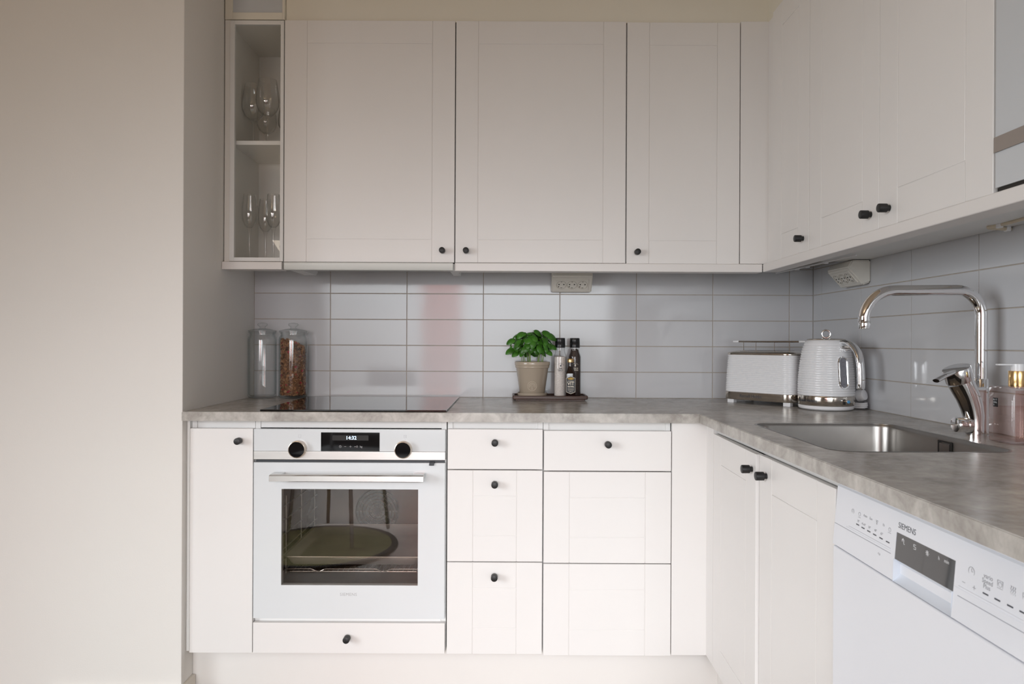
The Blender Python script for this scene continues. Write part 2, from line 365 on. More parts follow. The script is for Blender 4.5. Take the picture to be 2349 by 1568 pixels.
# ------------------------------------------------------------------ knobs and fronts
def knob_mesh():
    mb = MB()
    prof = [(0, 0), (0.0068, 0), (0.0068, 0.0066), (0.0092, 0.0070), (0.0104, 0.0080), (0.0104, 0.0250), (0.0100, 0.0264), (0.0090, 0.0270), (0, 0.0270)]
    mb.lathe([(r, -h) for r, h in prof], (0, 0, 0), 32, 0, 'Y')
    return mb.mesh('knob', M['black'])
KNOB = knob_mesh()
def front_mesh(w, h, shaker=True, stile=0.080, rail=0.080, t=0.019):
    mb = MB(); g = 0.0017; dp = 0.0022
    if not shaker:
        mb.box((0, 0, 0), (w, t, h), 0.0014); return mb
    mb.box((0, dp*0.9, 0), (w, t, h), 0.0012)
    for a, b in (((0, 0, 0), (stile-g/2, dp+0.001, h)), ((w-stile+g/2, 0, 0), (w, dp+0.001, h)),
                 ((stile+g/2, 0, 0), (w-stile-g/2, dp+0.001, rail-g/2)), ((stile+g/2, 0, h-rail+g/2), (w-stile-g/2, dp+0.001, h)),
                 ((stile+g/2, 0, rail+g/2), (w-stile-g/2, dp+0.001, h-rail-g/2))):
        mb.box(a, b, 0.0007, 1)
    return mb
def add_front(root, name, x0, x1, z0, z1, shaker=True, knob=None, dy=0.0, rot=0.0, stile=0.080, rail=0.080):
    f = front_mesh(x1-x0, z1-z0, shaker, stile, rail).build(name, M['front'], root, (0, 0, 0), (x0, dy, z0 - root.location.z), rot)
    if knob: link('knob', KNOB, f, (knob[0]-x0, 0, knob[1]-z0))
    return f
def carcass(root, w, z0, z1, depth, t=0.016, y0=0.020, toprail=None, shelf=()):
    """open-fronted box in the cabinet's local frame: x along the run, -y towards the room"""
    zb = root.location.z; mb = MB()
    mb.box((0, y0, z0-zb), (t, depth, z1-zb), 0.0006); mb.box((w-t, y0, z0-zb), (w, depth, z1-zb), 0.0006)
    mb.box((t, y0, z0-zb), (w-t, depth, z0-zb+t), 0.0006); mb.box((t, depth-0.008, z0-zb+t), (w-t, depth, z1-zb))
    if toprail is None: mb.box((t, y0, z1-zb-t), (w-t, depth, z1-zb), 0.0006)
    else: mb.box((t, y0+0.004, z1-zb-toprail), (w-t, y0+0.02, z1-zb-0.001), 0.0006); 
    for zs in shelf: mb.box((t, y0+0.01, zs-zb), (w-t, depth-0.008, zs-zb+t), 0.0006)
    return mb.build('carcass', M['carcass'], root, (0, 0, 0), (0, 0, 0))
def cabinet(name, label, cat, x, y, z0, rotz, group=None):
    return thing(name, label, cat, (x, y, z0), rotz, group, local=True)
RT = R(-90)
ZB0, ZB1 = 0.1475, 0.8455         # base fronts
GB = 'white base cabinets under the worktop'; GU = 'white wall cabinets'

# ---- base cabinets, back run
c = cabinet('base_cabinet', 'narrow white base cabinet with one knob beside the left wall', 'cabinet', -0.9998, YF, ZB0, 0, GB)
carcass(c, 0.1985, ZB0, ZT-TT, 0.56, toprail=0.06)
add_front(c, 'door', 0.0025, 0.1985, ZB0, ZB1, False, (0.1985-0.0405, 0.8085))
mb = MB(); mb.box((-0.0095, 0.006, 0.003), (-0.0005, 0.022, ZT-TT-ZB0-0.001), 0.0006); mb.build('filler_strip', M['carcass'], c, (0, 0, 0), (0, 0, 0))
c = cabinet('oven_cabinet', 'white oven cabinet with a single low drawer below the oven', 'cabinet', -0.8005, YF, ZB0, 0, GB)
zb = ZB0; mb = MB(); t = 0.016
mb.box((0, 0.020, 0), (t, 0.56, ZT-TT-zb), 0.0006); mb.box((0.6-t, 0.020, 0), (0.6, 0.56, ZT-TT-zb), 0.0006)
mb.box((t, 0.020, 0), (0.6-t, 0.56, t)); mb.box((t, 0.018, 0.2385-zb), (0.6-t, 0.56, 0.2535-zb), 0.0006)
mb.box((t, 0.0225, 0.8462-zb), (0.6-t, 0.034, 0.8660-zb), 0.001); mb.box((t, 0.55, 0), (0.6-t, 0.56, 0.86-zb))
mb.build('carcass', M['carcass'], c, (0, 0, 0), (0, 0, 0))
mb = MB(); mb.box((t+0.0005, 0.027, 0.8662-zb), (0.6-t-0.0005, 0.05, 0.8715-zb), 0)
mb.build('vent_gap', M['slot'], c, (0, 0, 0), (0, 0, 0))
add_front(c, 'drawer', 0.0015, 0.5985, ZB0, 0.2425, False, (0.297, 0.1985))
def drawers(label, x0, w, dz, knobs):
    c = cabinet('drawer_cabinet', label, 'cabinet', x0, YF, ZB0+dz, 0, GB)
    carcass(c, w, ZB0+dz, ZT-TT, 0.56, toprail=0.05)
    for i, (a, b) in enumerate(((0.7222, 0.8465), (0.4355, 0.7188), (ZB0, 0.4322))):
        k = (w/2-0.0005, knobs[i]+dz) if knobs[i] else None
        add_front(c, 'drawer', 0.0015, w-0.0015, a+dz, b+dz, i > 0, k)
drawers('white three-drawer base cabinet with three knobs right of the oven', -0.1972, 0.2990, 0.0, (0.8065, 0.6775, 0.391))
drawers('wide white three-drawer base cabinet with only one knob, beside the corner', 0.1030, 0.3990, -0.0035, (0.806, None, None))
# corner filler
mb = MB(); mb.box((0.5030, YF, ZB0-0.001), (XF+0.001, YF+0.016, ZT-TT-0.001), 0.001); mb.box((XF, -0.648, ZB0), (XF+0.016, YF+0.002, ZT-TT-0.001), 0.001)
tag(mb.build('filler_panel', M['front']), 'plain white corner filler panel between the base cabinet runs', 'panel')

# ---- right base run: sink cabinet, dishwasher
c = cabinet('sink_cabinet', 'white two-door sink cabinet under the sink on the right', 'cabinet', XF, -0.649, ZB0, RT, GB)
carcass(c, 0.798, ZB0, ZT-TT, 0.55, toprail=0.03)
d = add_front(c, 'door', 0.0015, 0.3895, ZB0, ZB1, True, (0.362, 0.804), rot=R(-1.15))
add_front(c, 'door', 0.3935, 0.796, ZB0, ZB1, True, (0.4405, 0.8015))
mb = MB(); mb.box((0.002, 0.0110, 0.8475-ZB0), (0.796, 0.0185, 0.8712-ZB0), 0.001); mb.build('rail', pmat('grey_rail', (0.68, 0.68, 0.67), 0.35, 0.15, noise=0.02, nscale=12), c, (0, 0, 0), (0, 0, 0))

# ------------------------------------------------------------------ worktop with a sink cut-out
SX0, SX1, SY0, SY1 = 0.660, 1.030, -1.344, -0.847
def rrect(x0, x1, y0, y1, r, n=8, z=None):
    pts = []
    for cx, cy, a0 in ((x1-r, y1-r, 0), (x0+r, y1-r, 90), (x0+r, y0+r, 180), (x1-r, y0+r, 270)):
        for k in range(n+1):
            a = R(a0 + 90*k/n); pts.append((cx+r*math.cos(a), cy+r*math.sin(a)) if z is None else Vector((cx+r*math.cos(a), cy+r*math.sin(a), z)))
    return pts
outer = [(XL+0.0005, -0.0005), (XL+0.0005, -0.607), (0.5795, -0.607), (0.5795, -2.12), (XR-0.0005, -2.12), (XR-0.0005, -0.0005)]
hole = rrect(SX0-0.0015, SX1+0.0015, SY0-0.0015, SY1+0.0015, 0.0465)
bm = bmesh.new()
def loop(pts):
    vs = [bm.verts.new((x, y, ZT)) for x, y in pts]
    return [bm.edges.new((vs[i], vs[(i+1) % len(vs)])) for i in range(len(vs))]
ed = loop(outer) + loop(hole)
bmesh.ops.triangle_fill(bm, edges=ed, use_beauty=True, normal=(0, 0, 1))
ext = bmesh.ops.extrude_face_region(bm, geom=bm.faces[:])
for v in [g for g in ext['geom'] if isinstance(g, bmesh.types.BMVert)]: v.co.z -= TT
bmesh.ops.recalc_face_normals(bm, faces=bm.faces[:])
me = bpy.data.meshes.new('worktop'); 
bv = [e for e in bm.edges if all(abs(v.co.z-ZT) < 1e-6 for v in e.verts) and len(e.link_faces) == 2 and abs(e.link_faces[0].normal.z - e.link_faces[1].normal.z) > 0.5]
bmesh.ops.bevel(bm, geom=bv, offset=0.0016, segments=2, affect='EDGES')
bm.to_mesh(me); bm.free(); me.materials.append(M['worktop'])
for p in me.polygons: p.use_smooth = True
me.set_sharp_from_angle(angle=R(30))
wt = link('worktop', me); wt.modifiers.new('weighted_normal', 'WEIGHTED_NORMAL').keep_sharp = True
tag(wt, 'grey concrete-look worktop running round the corner under the tiles', 'worktop')

# ------------------------------------------------------------------ upper cabinets
def wall_cab(name, label, x, y, w, rotz, depth=0.30, shelf=(1.8,)):
    c = cabinet(name, label, 'cabinet', x, y, ZU0, rotz, GU)
    carcass(c, w, ZU0+0.001, ZU1-0.002, depth, shelf=shelf); return c
ZK = 1.4362
c = wall_cab('wall_cabinet', 'white wall cabinet above the range hood, knob at lower right', -0.7975, YU, 0.598, 0)
add_front(c, 'door', 0.001, 0.5975, ZU0, ZU1, True, (0.5965-0.040, ZK), stile=0.0785)
c = wall_cab('wall_cabinet', 'white wall cabinet right of the hood cabinet, knob at lower left', -0.1985, YU, 0.599, 0)
add_front(c, 'door', 0.0025, 0.5975, ZU0, ZU1, True, (0.0405, ZK), stile=0.0785)
c = wall_cab('wall_cabinet', 'narrower white wall cabinet beside the corner filler, knob at lower left', 0.4015, YU, 0.398, 0)
add_front(c, 'door', 0.002, 0.3965, ZU0-0.001, ZU1-0.002, True, (0.038, ZK-0.002), stile=0.0785)
mb = MB(); mb.box((0.8015, YU+0.001, ZU0), (XU+0.016, YU+0.017, ZU1+0.003), 0.001); mb.box((XU+0.0135, -0.374, ZU0), (XU+0.030, YU+0.003, ZU1+0.003), 0.001)
tag(mb.build('filler_panel', M['front']), 'plain white corner filler panel between the wall cabinet runs', 'panel')
c = wall_cab('wall_cabinet', 'narrow white wall cabinet on the right wall nearest the corner', XU, -0.374, 0.2975, RT)
add_front(c, 'door', 0.001, 0.2960, ZU0, ZU1, True, (0.257, ZK))
c = wall_cab('wall_cabinet', 'white two-door wall cabinet on the right wall above the tap', XU, -0.6725, 0.800, RT)
add_front(c, 'door', 0.0005, 0.3970, ZU0, ZU1, True, (0.360, ZK))
add_front(c, 'door', 0.3990, 0.7995, ZU0, ZU1, True, (0.4455, ZK))
# frosted cabinet at the right edge
c = wall_cab('wall_cabinet', 'wall cabinet with frosted glass front and taupe band at the right edge', XU, -1.4745, 0.60, RT)
fd = MB().box((0.002, 0.001, 0.008), (0.598, 0.018, ZU1-ZU0), 0.0008).build('door', M['frost'], c, (0, 0, 0), (0, 0, 0))
MB().box((0.0018, -0.0025, 1.4685-ZU0), (0.5982, 0.0005, 1.4965-ZU0), 0.0006).build('handle_band', M['taupe'], fd, (0, 0, 0), (0, 0, 0))['label'] = 'taupe metal band'
MB().box((0.004, 0.004, 0.0005), (0.596, 0.016, 0.0075), 0).build('bottom_gap', M['slot'], c, (0, 0, 0), (0, 0, 0))

# glass-fronted cabinet on the left
GX0, GX1 = -1.0065, -0.7990
c = thing('glass_cabinet', 'narrow glass-door wall cabinet holding stemmed glasses beside the left wall', 'cabinet', (GX0, YU, ZU0), 0, GU, local=True)
w = GX1-GX0; zb = ZU0; H = ZU1-ZU0
mb = MB(); y0 = 0.016
mb.box((0, y0-0.014, 0), (0.0175, 0.30, H), 0.0006, mi=0); mb.box((w-0.006, y0, 0), (w, 0.30, H), 0.0006)
mb.box((0.0175, y0, 0), (w-0.006, 0.30, 0.014), 0.0005); mb.box((0.0175, y0, H-0.014), (w-0.006, 0.30, H), 0.0005)
mb.box((0.0175, 0.288, 0.014), (w-0.006, 0.30, H-0.014))
mb.build('carcass', M['carcass_in'], c, (0, 0, 0), (0, 0, 0))
ZSH = 1.8100
MB().box((0.018, y0+0.004, ZSH-zb), (w-0.0065, 0.287, ZSH-zb+0.0145), 0.0006).build('shelf', M['carcass'], c, (0, 0, 0), (0, 0, 0))
mb = MB(); fw = 0.0165
mb.box((0.0180, 0, 0.001), (0.0180+fw, 0.014, H-0.001), 0.0008); mb.box((w-0.0125, 0, 0.001), (w-0.001, 0.014, H-0.001), 0.0008)
mb.box((0.0180+fw, 0.0002, 0.001), (w-0.0125, 0.014, 0.0145), 0.0008); mb.box((0.0180+fw, 0.0002, H-0.0155), (w-0.0125, 0.014, H-0.001), 0.0008)
dr = mb.build('door', M['carcass'], c, (0, 0, 0), (0, 0, 0))
MB().box((0.0180+fw, 0.006, 0.0145), (w-0.0125, 0.0085, H-0.0155)).build('pane', M['pane'], dr, (0, 0, 0), (0, 0, 0))
for zz in (0.80, 0.055):
    mb = MB(); mb.cyl((w-0.019, 0.022, zz), (w-0.010, 0.022, zz), 0.006, n=16, bev=0.001); mb.box((w-0.018, 0.024, zz-0.02), (w-0.007, 0.05, zz-0.008), 0.002)
    mb.build('hinge', M['chrome_dark'], c, (0, 0, 0), (0, 0, 0))
# frosted top cabinet above it
c = thing('top_cabinet', 'white top cabinet with frosted glass pane above the glass cabinet', 'cabinet', (GX0, YU, ZU1+0.002), 0, None, local=True)
mb = MB(); mb.box((0, 0.016, 0), (w, 0.30, ROOM_Z-ZU1-0.004)); mb.build('carcass', M['carcass'], c, (0, 0, 0), (0, 0, 0))
HT = ROOM_Z-ZU1-0.004
mb = MB(); mb.box((0, 0, 0), (0.0265, 0.016, HT), 0.0008); mb.box((w-0.001-0.006, 0, 0), (w+0.001, 0.016, HT), 0.0008)
mb.box((0.0265, 0, 0), (w-0.007, 0.016, 0.0245), 0.0008); mb.box((0.0265, 0, HT-0.03), (w-0.007, 0.016, HT), 0.0008)
dr = mb.build('door', M['soffit'], c, (0, 0, 0), (0, 0, 0))
MB().box((0.0265, 0.004, 0.0245), (w-0.007, 0.009, HT-0.03)).build('pane', M['frost'], dr, (0, 0, 0), (0, 0, 0))['label'] = 'frosted pane'

# pelmet strips under the uppers
PZ0, PZ1 = 1.365, 1.3945
def pel(label, boxes):
    mb = MB()
    for a, b in boxes: mb.box(a, b, 0.003, 3)
    a, b = boxes[-1]; h = 1.3968
    if abs(b[0]-a[0]) < abs(b[1]-a[1]): mb.box((XU+0.024, a[1]+0.01, PZ0+0.004), (b[0]-0.0002, b[1], h), 0.001)
    else: mb.box((a[0]+0.004, YU+0.024, PZ0+0.004), (b[0]-0.004, b[1]-0.0002, h), 0.001)
    tag(mb.build('pelmet', M['pelmet']), label, 'pelmet', 'pelmet strips under the wall cabinets')
pel('short white pelmet strip under the glass cabinet', [((-1.0095, YU-0.013, PZ0+0.002), (-0.8000, YU+0.045, PZ1))])
pel('white pelmet strip along the back wall right of the range hood', [((-0.1975, YU-0.010, PZ0), (XU-0.0095, YU+0.045, PZ1-0.0005))])
pel('white pelmet strip under the wall cabinets along the right wall', [((XU-0.0085, -2.08, PZ0), (XU+0.045, YU-0.010, PZ1-0.0005))])

# ------------------------------------------------------------------ range hood
c = thing('range_hood', 'pale slim pull-out range hood under the wall cabinet above the hob', 'range hood', (-0.498, -0.16, 1.366))
mb = MB(); mb.prism([(YU-0.016, 1.3925), (YU-0.019, 1.3895), (YU-0.019, 1.372), (YU-0.015, 1.3665), (YU+0.012, 1.3665), (YU+0.012, 1.3925)], -0.7905, -0.2030, 'X')
mb.build('front_bar', pmat('hood_bar', (0.70, 0.71, 0.685), 0.4, 0.0, noise=0.01, nscale=4), c)
mb = MB(); mb.box((-0.785, YU+0.012, 1.3905), (-0.208, -0.02, 1.3962), 0.001); mb.build('body', M['carcass'], c)
mb = MB(); mb.box((-0.70, YU+0.02, 1.3890), (-0.26, -0.06, 1.3908), 0.0005); mb.build('filter_grille', pmat('hood_filter', (0.10, 0.10, 0.10), 0.5, 0.6, noise=0.3, nscale=200), c)
for sgn, xa, xb, xs in ((1, -0.778, -0.735, 0), (-1, -0.217, -0.190, 0)):
    mb = MB(); mb.prism([(YU+0.010, 1.3915), (YU+0.010, 1.3670), (-0.116, 1.3665), (-0.092, 1.3790), (-0.092, 1.3915)], xa, xb, 'X'); mb.build('side_rail', M['carcass'], c)

# ------------------------------------------------------------------ hob
c = thing('hob', 'black glass induction hob set in the worktop above the oven', 'hob', (-0.489, -0.32, ZT))
MB().box((-0.779, -0.582, ZT+0.0004), (-0.199, -0.050, ZT+0.0055), 0.0018).build('glass_top', M['hob'], c)

# ------------------------------------------------------------------ oven
OX0, OX1 = -0.7985, -0.2025
c = thing('oven', 'white glass built-in oven with clock display and window', 'oven', (-0.5005, YF, 0.2545))
def fy(y=0.0): return lambda x, z, h, X0=0, Z0=0: None
def facing_y(X, Y, Z):        # text on a plane that faces the room (-y)
    return lambda x, y, h: Vector((X+x, Y-h, Z+y))
YO = YF - 0.001
mb = MB(); mb.box((OX0, YO, 0.7755), (OX1, YO+0.018, 0.8447), 0.0016); cp = mb.build('control_panel', M['oven_white'], c)
mb = MB(); mb.box((OX0, YO-0.0008, 0.7500), (OX1, YO+0.018, 0.7752), 0.001); mb.build('steel_strip', M['steel'], c)
mb = MB(); mb.box((-0.5895, YO-0.0006, 0.7765), (-0.4070, YO+0.003, 0.8350), 0.0004); ds = mb.build('display', M['oven_black'], c)
mb = MB(); mb.box((-0.554, YO-0.0009, 0.8100), (-0.4415, YO-0.0003, 0.8260), 0); mb.build('clock_window', M['display'], ds)
mb = MB(); mb.text('14:32', 0.0152, facing_y(-0.4955, YO-0.0011, 0.8178), bold=0.00025, ext=0.0001); mb.build('clock_digits', M['led'], ds)
mb = MB()
def ring(mb, X, Y, Z, r, wd=0.0006, n=20, mi=0):
    mb.lathe([(r, -0.0001), (r, 0.0001), (r-wd, 0.0001), (r-wd, -0.0001)], (X, Y, Z), n, mi, 'Y', close=True)
ring(mb, -0.529, YO-0.0009, 0.7912, 0.0036)
mb.box((-0.5293, YO-0.001, 0.7912), (-0.5287, YO-0.0008, 0.7938)); mb.box((-0.529, YO-0.001, 0.7909), (-0.5268, YO-0.0008, 0.7915))
mb.box((-0.517, YO-0.001, 0.7909), (-0.5105, YO-0.0008, 0.7916)); mb.box((-0.5008, YO-0.001, 0.7909), (-0.4940, YO-0.0008, 0.7916)); mb.box((-0.4978, YO-0.001, 0.7879), (-0.4971, YO-0.0008, 0.7946))
mb.box((-0.4855, YO-0.001, 0.7909), (-0.4795, YO-0.0008, 0.7916)); ring(mb, -0.4770, YO-0.0009, 0.7912, 0.0027); mb.box((-0.4848, YO-0.001, 0.7895), (-0.4840, YO-0.0008, 0.7912))
mb.text('kg', 0.0085, facing_y(-0.4645, YO-0.0009, 0.7910), ext=0.0001); mb.build('touch_symbols', M['print_grey'], ds)
for X, two in ((-0.6600, False), (-0.3320, True)):
    k = MB().lathe([(0, 0.002), (0.0255, 0.002), (0.0268, 0.0005), (0.0268, -0.016), (0.0262, -0.0185), (0.0245, -0.0192), (0.0240, -0.0185), (0, -0.0185)], (X, YO, 0.7835), 48, 0, 'Y')
    kn = k.build('dial', pmat('dial_ring', (0.66, 0.58, 0.50), 0.22, 0.85, noise=0.01) if not two else M_dial, c); M_dial = kn.data.materials[0]
    MB().lathe([(0, -0.0182), (0.0238, -0.0182), (0.0238, -0.0190), (0, -0.0192)], (X, YO, 0.7835), 48, 0, 'Y').build('dial_face', M['oven_black'], kn)
    mb = MB(); s_ = 0.0042; zc = 0.8230; xc = X+0.0045
    for a, b in (((xc-s_, zc-s_), (xc+s_, zc-s_+0.0006)), ((xc-s_, zc+s_-0.0006), (xc+s_, zc+s_)), ((xc-s_, zc-s_), (xc-s_+0.0006, zc+s_)), ((xc+s_-0.0006, zc-s_), (xc+s_, zc+s_))):
        mb.box((a[0], YO-0.0003, a[1]), (b[0], YO, b[1]))
    if two: mb.text('°C', 0.0075, facing_y(xc, YO-0.0001, zc), ext=0.0001)
    ring(mb, xc, YO-0.0002, 0.8135, 0.0009, 0.0009, 10)
    mb.build('dial_symbol', M['print_light'], cp)
# gap between panel and door
mb = MB(); mb.box((OX0+0.003, YO+0.012, 0.7380), (OX1-0.003, YO+0.05, 0.7560), 0); mb.build('vent_slot', M['oven_gap'], c)
mb = MB(); mb.box((-0.252, YO-0.004, 0.7385), (-0.236, YO+0.02, 0.7435), 0.001); mb.prism([(-0.250, 0.7335), (-0.2535, 0.7355), (-0.2505, 0.7395), (-0.2365, 0.7395), (-0.2375, 0.7335)], YO-0.006, YO-0.001, 'Y'); mb.build('door_latch', M['oven_gap'], c)
# door: frame of white glass round the window
WX0, WX1, WZ0_, WZ1_ = -0.7115, -0.2865, 0.3596, 0.6585
DZ0, DZ1 = 0.2560, 0.7405
mb = MB()
def frame(mb, x0, x1, z0, z1, a0, a1, b0, b1, y0, y1, mi=0, bev=0.0012):
    pass
ys, ye = YO, YO+0.020
outer_r = [(OX0, DZ0), (OX1, DZ0), (OX1, DZ1), (OX0, DZ1)]; inner_r = [(WX0, WZ0_), (WX1, WZ0_), (WX1, WZ1_), (WX0, WZ1_)]
bm = bmesh.new()
vo = [bm.verts.new((x, ys, z)) for x, z in outer_r]; vi = [bm.verts.new((x, ys, z)) for x, z in inner_r]
for i in range(4): bm.faces.new((vo[i], vo[(i+1) % 4], vi[(i+1) % 4], vi[i]))
ex = bmesh.ops.extrude_face_region(bm, geom=bm.faces[:])
for v in [g for g in ex['geom'] if isinstance(g, bmesh.types.BMVert)]: v.co.y = ye
bmesh.ops.recalc_face_normals(bm, faces=bm.faces[:])
be = [e for e in bm.edges if all(abs(v.co.y-ys) < 1e-6 for v in e.verts) and len(e.link_faces) == 2 and abs(e.link_faces[0].normal.dot(e.link_faces[1].normal)) < 0.5 and all(v in vo for v in e.verts)]
bmesh.ops.bevel(bm, geom=[e for e in bm.edges if all(abs(v.co.y-ys) < 1e-6 for v in e.verts) and abs(e.link_faces[0].normal.dot(e.link_faces[-1].normal)) < 0.5 and max(abs(v.co.x+0.5005) for v in e.verts) > 0.29], offset=0.0016, segments=2, affect='EDGES')
mb._bm(bm, 0); door = mb.build('door', M['oven_white'], c, angle=30, wn=True)
MB().box((WX0-0.002, YO+0.0012, WZ0_-0.002), (WX1+0.002, YO+0.0045, WZ1_+0.002)).build('window', M['oven_pane'], door)
mb = MB(); mb.text('SIEMENS', 0.0130, facing_y(-0.5020, YO-0.0001, 0.3310), ext=0.0001, spacing=1.12); mb.build('lettering', M['print_grey'], door)
mb = MB(); mb.prism([(YO-0.030, 0.7105), (YO-0.046, 0.7090), (YO-0.0475, 0.7075), (YO-0.0475, 0.6915), (YO-0.045, 0.6895), (YO-0.030, 0.6905)], -0.7350, -0.2650, 'X')
hd = mb.build('handle', pmat('handle_aluminium', (0.80, 0.795, 0.785), 0.25, 0.9, noise=0.02, nscale=6, stretch=(1, 1, 20)), door)
for xa, xb in ((-0.7350, -0.700), (-0.300, -0.2650)): MB().box((xa, YO-0.032, 0.6985), (xb, YO, 0.7115), 0.002).build('handle_mount', M['oven_white'], hd)
# cavity
ix0, ix1, iy0, iy1, iz0, iz1 = -0.735, -0.262, YO+0.022, -0.105, 0.345, 0.690
mb = MB(); mb.add([(x, y, z) for x in (ix0, ix1) for y in (iy0, iy1) for z in (iz0, iz1)], [[0, 1, 3, 2], [4, 6, 7, 5], [0, 4, 5, 1][::-1] if False else [2, 3, 7, 6], [0, 2, 6, 4], [1, 5, 7, 3]])
cav = mb.build('cavity', M['oven_in'], c, normals=False)
mb = MB(); fx, fz = -0.5025, 0.478
for k in range(1, 7):
    r = 0.0125*k+0.003; mb.lathe([(r, -0.002), (r+0.0022, -0.004), (r+0.0044, -0.002), (r+0.0022, 0.0)], (fx, iy1-0.002, fz), 48, 0, 'Y', close=True)
for k in range(12):
    a = 2*math.pi*k/12; mb.tube([(fx+0.013*math.cos(a), iy1-0.003, fz+0.013*math.sin(a)), (fx+0.080*math.cos(a), iy1-0.003, fz+0.080*math.sin(a))], 0.0013, 6)
mb.build('fan_grille', pmat('oven_fan_metal', (0.40, 0.38, 0.36), 0.3, 0.9, noise=0.05), cav)
MB().lathe([(0, 0.0), (0.084, 0.0), (0.084, -0.001), (0, -0.001)], (fx, iy1-0.0005, fz), 40, 0, 'Y').build('fan_opening', M['slot'], cav)
for sx in (ix0+0.012, ix1-0.012):
    mb = MB()
    for zz in (0.385, 0.42, 0.455, 0.50, 0.545, 0.59):
        mb.tube([(sx, iy0+0.03, zz), (sx, iy1-0.03, zz)], 0.002, 6)
    for yy in (iy0+0.06, (iy0+iy1)/2, iy1-0.06): mb.tube([(sx, yy, 0.37), (sx, yy, 0.62)], 0.002, 6)
    mb.build('side_rack', M['alu'], cav)
# baking tray inside (rests on the rack): its own thing
tr = thing('baking_tray', 'shallow baking tray on the upper rack inside the oven', 'baking tray', (-0.4985, -0.32, 0.404))
mb = MB(); tx0, tx1, ty0, ty1, tz0, tz1 = -0.716, -0.281, -0.535, -0.150, 0.404, 0.4365
vs = []; 
for (z, g) in ((tz1, -0.006), (tz1, 0), (tz0+0.004, 0.014), (tz0, 0.022)):
    vs.append(rrect(tx0+g, tx1-g, ty0+g, ty1-g, 0.02, 5, z))
mb.loft(vs, cap=False); n0 = len(vs[0]); mb.f.append([3*n0+i for i in range(n0)]); mb.m.append(0); mb.sm.append(True)
mb.build('pan', pmat('tray_steel', (0.62, 0.61, 0.60), 0.35, 0.7, noise=0.1, nscale=8), tr, normals=False)
MB().tube([Vector(p) for p in rrect(tx0-0.006, tx1+0.006, ty0-0.006, ty1+0.006, 0.02, 5, tz1)], 0.0022, 8, closed=True).build('rim', M['steel'], tr)
wr_ = thing('wire_rack', 'chrome wire rack on the lowest level inside the oven', 'oven rack', (-0.4985, -0.33, 0.385))
mb = MB(); zf = 0.3955; rx0, rx1 = -0.704, -0.292; pth = []
for k in range(61):
    x = rx0 + (rx1-rx0)*k/60; z = zf + 0.004
    for xc in (-0.606, -0.400):
        dx = abs(x-xc)
        if dx < 0.026: z -= 0.0085*0.5*(1+math.cos(math.pi*dx/0.026))
    pth.append((x, -0.545, z))
mb.tube(pth, 0.0016, 8); mb.tube([(rx0+0.008, -0.540, zf-0.005), (rx1-0.004, -0.540, zf-0.005)], 0.0012, 6)
mb.tube([(rx0, -0.16, zf+0.004), (rx1, -0.16, zf+0.004)], 0.0016, 8)
mb.tube([(rx0, -0.545, zf+0.004), (rx0, -0.16, zf+0.004)], 0.0016, 8); mb.tube([(rx1, -0.545, zf+0.004), (rx1, -0.16, zf+0.004)], 0.0016, 8)
for k in range(1, 26):
    x = rx0+(rx1-rx0)*k/26; mb.tube([(x, -0.540, zf-0.005), (x, -0.16, zf-0.003)], 0.001, 5)
mb.build('wires', M['chrome'], wr_)

# ------------------------------------------------------------------ dishwasher (local frame: x along the run, -y to the room)
DWX, DWY = 0.605, -1.4485
c = thing('dishwasher', 'white freestanding dishwasher with printed control panel at right', 'dishwasher', (DWX, DWY, 0.0), RT, None, local=True)
def dloc(u, v, off=0.0):       # point of the control panel seen at (u, v), in the dishwasher frame
    p = on_x(u, v, DWX+0.003); return (DWY - p.y, p.z)
O3 = (0, 0, 0)
def part(mb, name, mat, parent=c, **k): return mb.build(name, mat, parent, O3, O3, **k)
def py(z): return 0.009*max(0.0, (z-0.7437)/(0.8525-0.7437))     # the panel leans back towards its top
W = 0.598
mb = MB(); mb.box((0, 0.012, 0.1485), (W, 0.55, 0.866), 0.002); part(mb, 'body', M['dish'])
mb = MB(); mb.box((0, 0, 0.165), (W, 0.022, 0.7420), 0.003, 3); part(mb, 'door', M['dish'])
def slab(x0, x1, z0, z1, th=0.014):
    return [(py(z0), z0), (py(z1), z1), (th, z1), (th, z0)]
mb = MB(); D0, D1, DZa, DZb = 0.206, 0.354, 0.7787, 0.8212
for x0, x1, z0, z1 in ((0, D0, 0.7445, 0.8525), (D1, W, 0.7445, 0.8525), (D0, D1, DZb, 0.8525)):
    mb.prism(slab(x0, x1, z0, z1), x0, x1, 'X')
mb.prism([(0.009, 0.8525), (0.012, 0.8555), (0.03, 0.8555), (0.03, 0.8525)], 0, W, 'X')
panel = part(mb, 'control_panel', M['dish'])
mb = MB(); mb.prism([(py(DZa)+0.0006, DZa), (py(DZb)+0.0006, DZb), (0.013, DZb), (0.013, DZa)], D0+0.0004, D1-0.0004, 'X'); dsp = part(mb, 'display', M['dish_display'])
prof = [(0.0035, DZa+0.0005), (0.0075, 0.776), (0.0118, 0.771), (0.0140, 0.765), (0.0132, 0.758), (0.0100, 0.752), (0.0055, 0.7470), (0.0006, 0.7437)]
mb = MB(); nP = len(prof)
mb.add([(x, y, z) for x in (D0, D1) for y, z in prof], [[i, i+1, nP+i+1, nP+i] for i in range(nP-1)])
for x in (D0+0.0006, D1-0.0006): mb.add([(x, y, z) for y, z in prof]+[(x, 0.0, 0.7435), (x, 0.001, DZa)], [list(range(nP+2))], 0, False)
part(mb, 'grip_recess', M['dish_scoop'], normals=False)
def onpanel(X, Z): return lambda x, y, h: Vector((X+x, py(Z+y)-h-0.0001, Z+y))
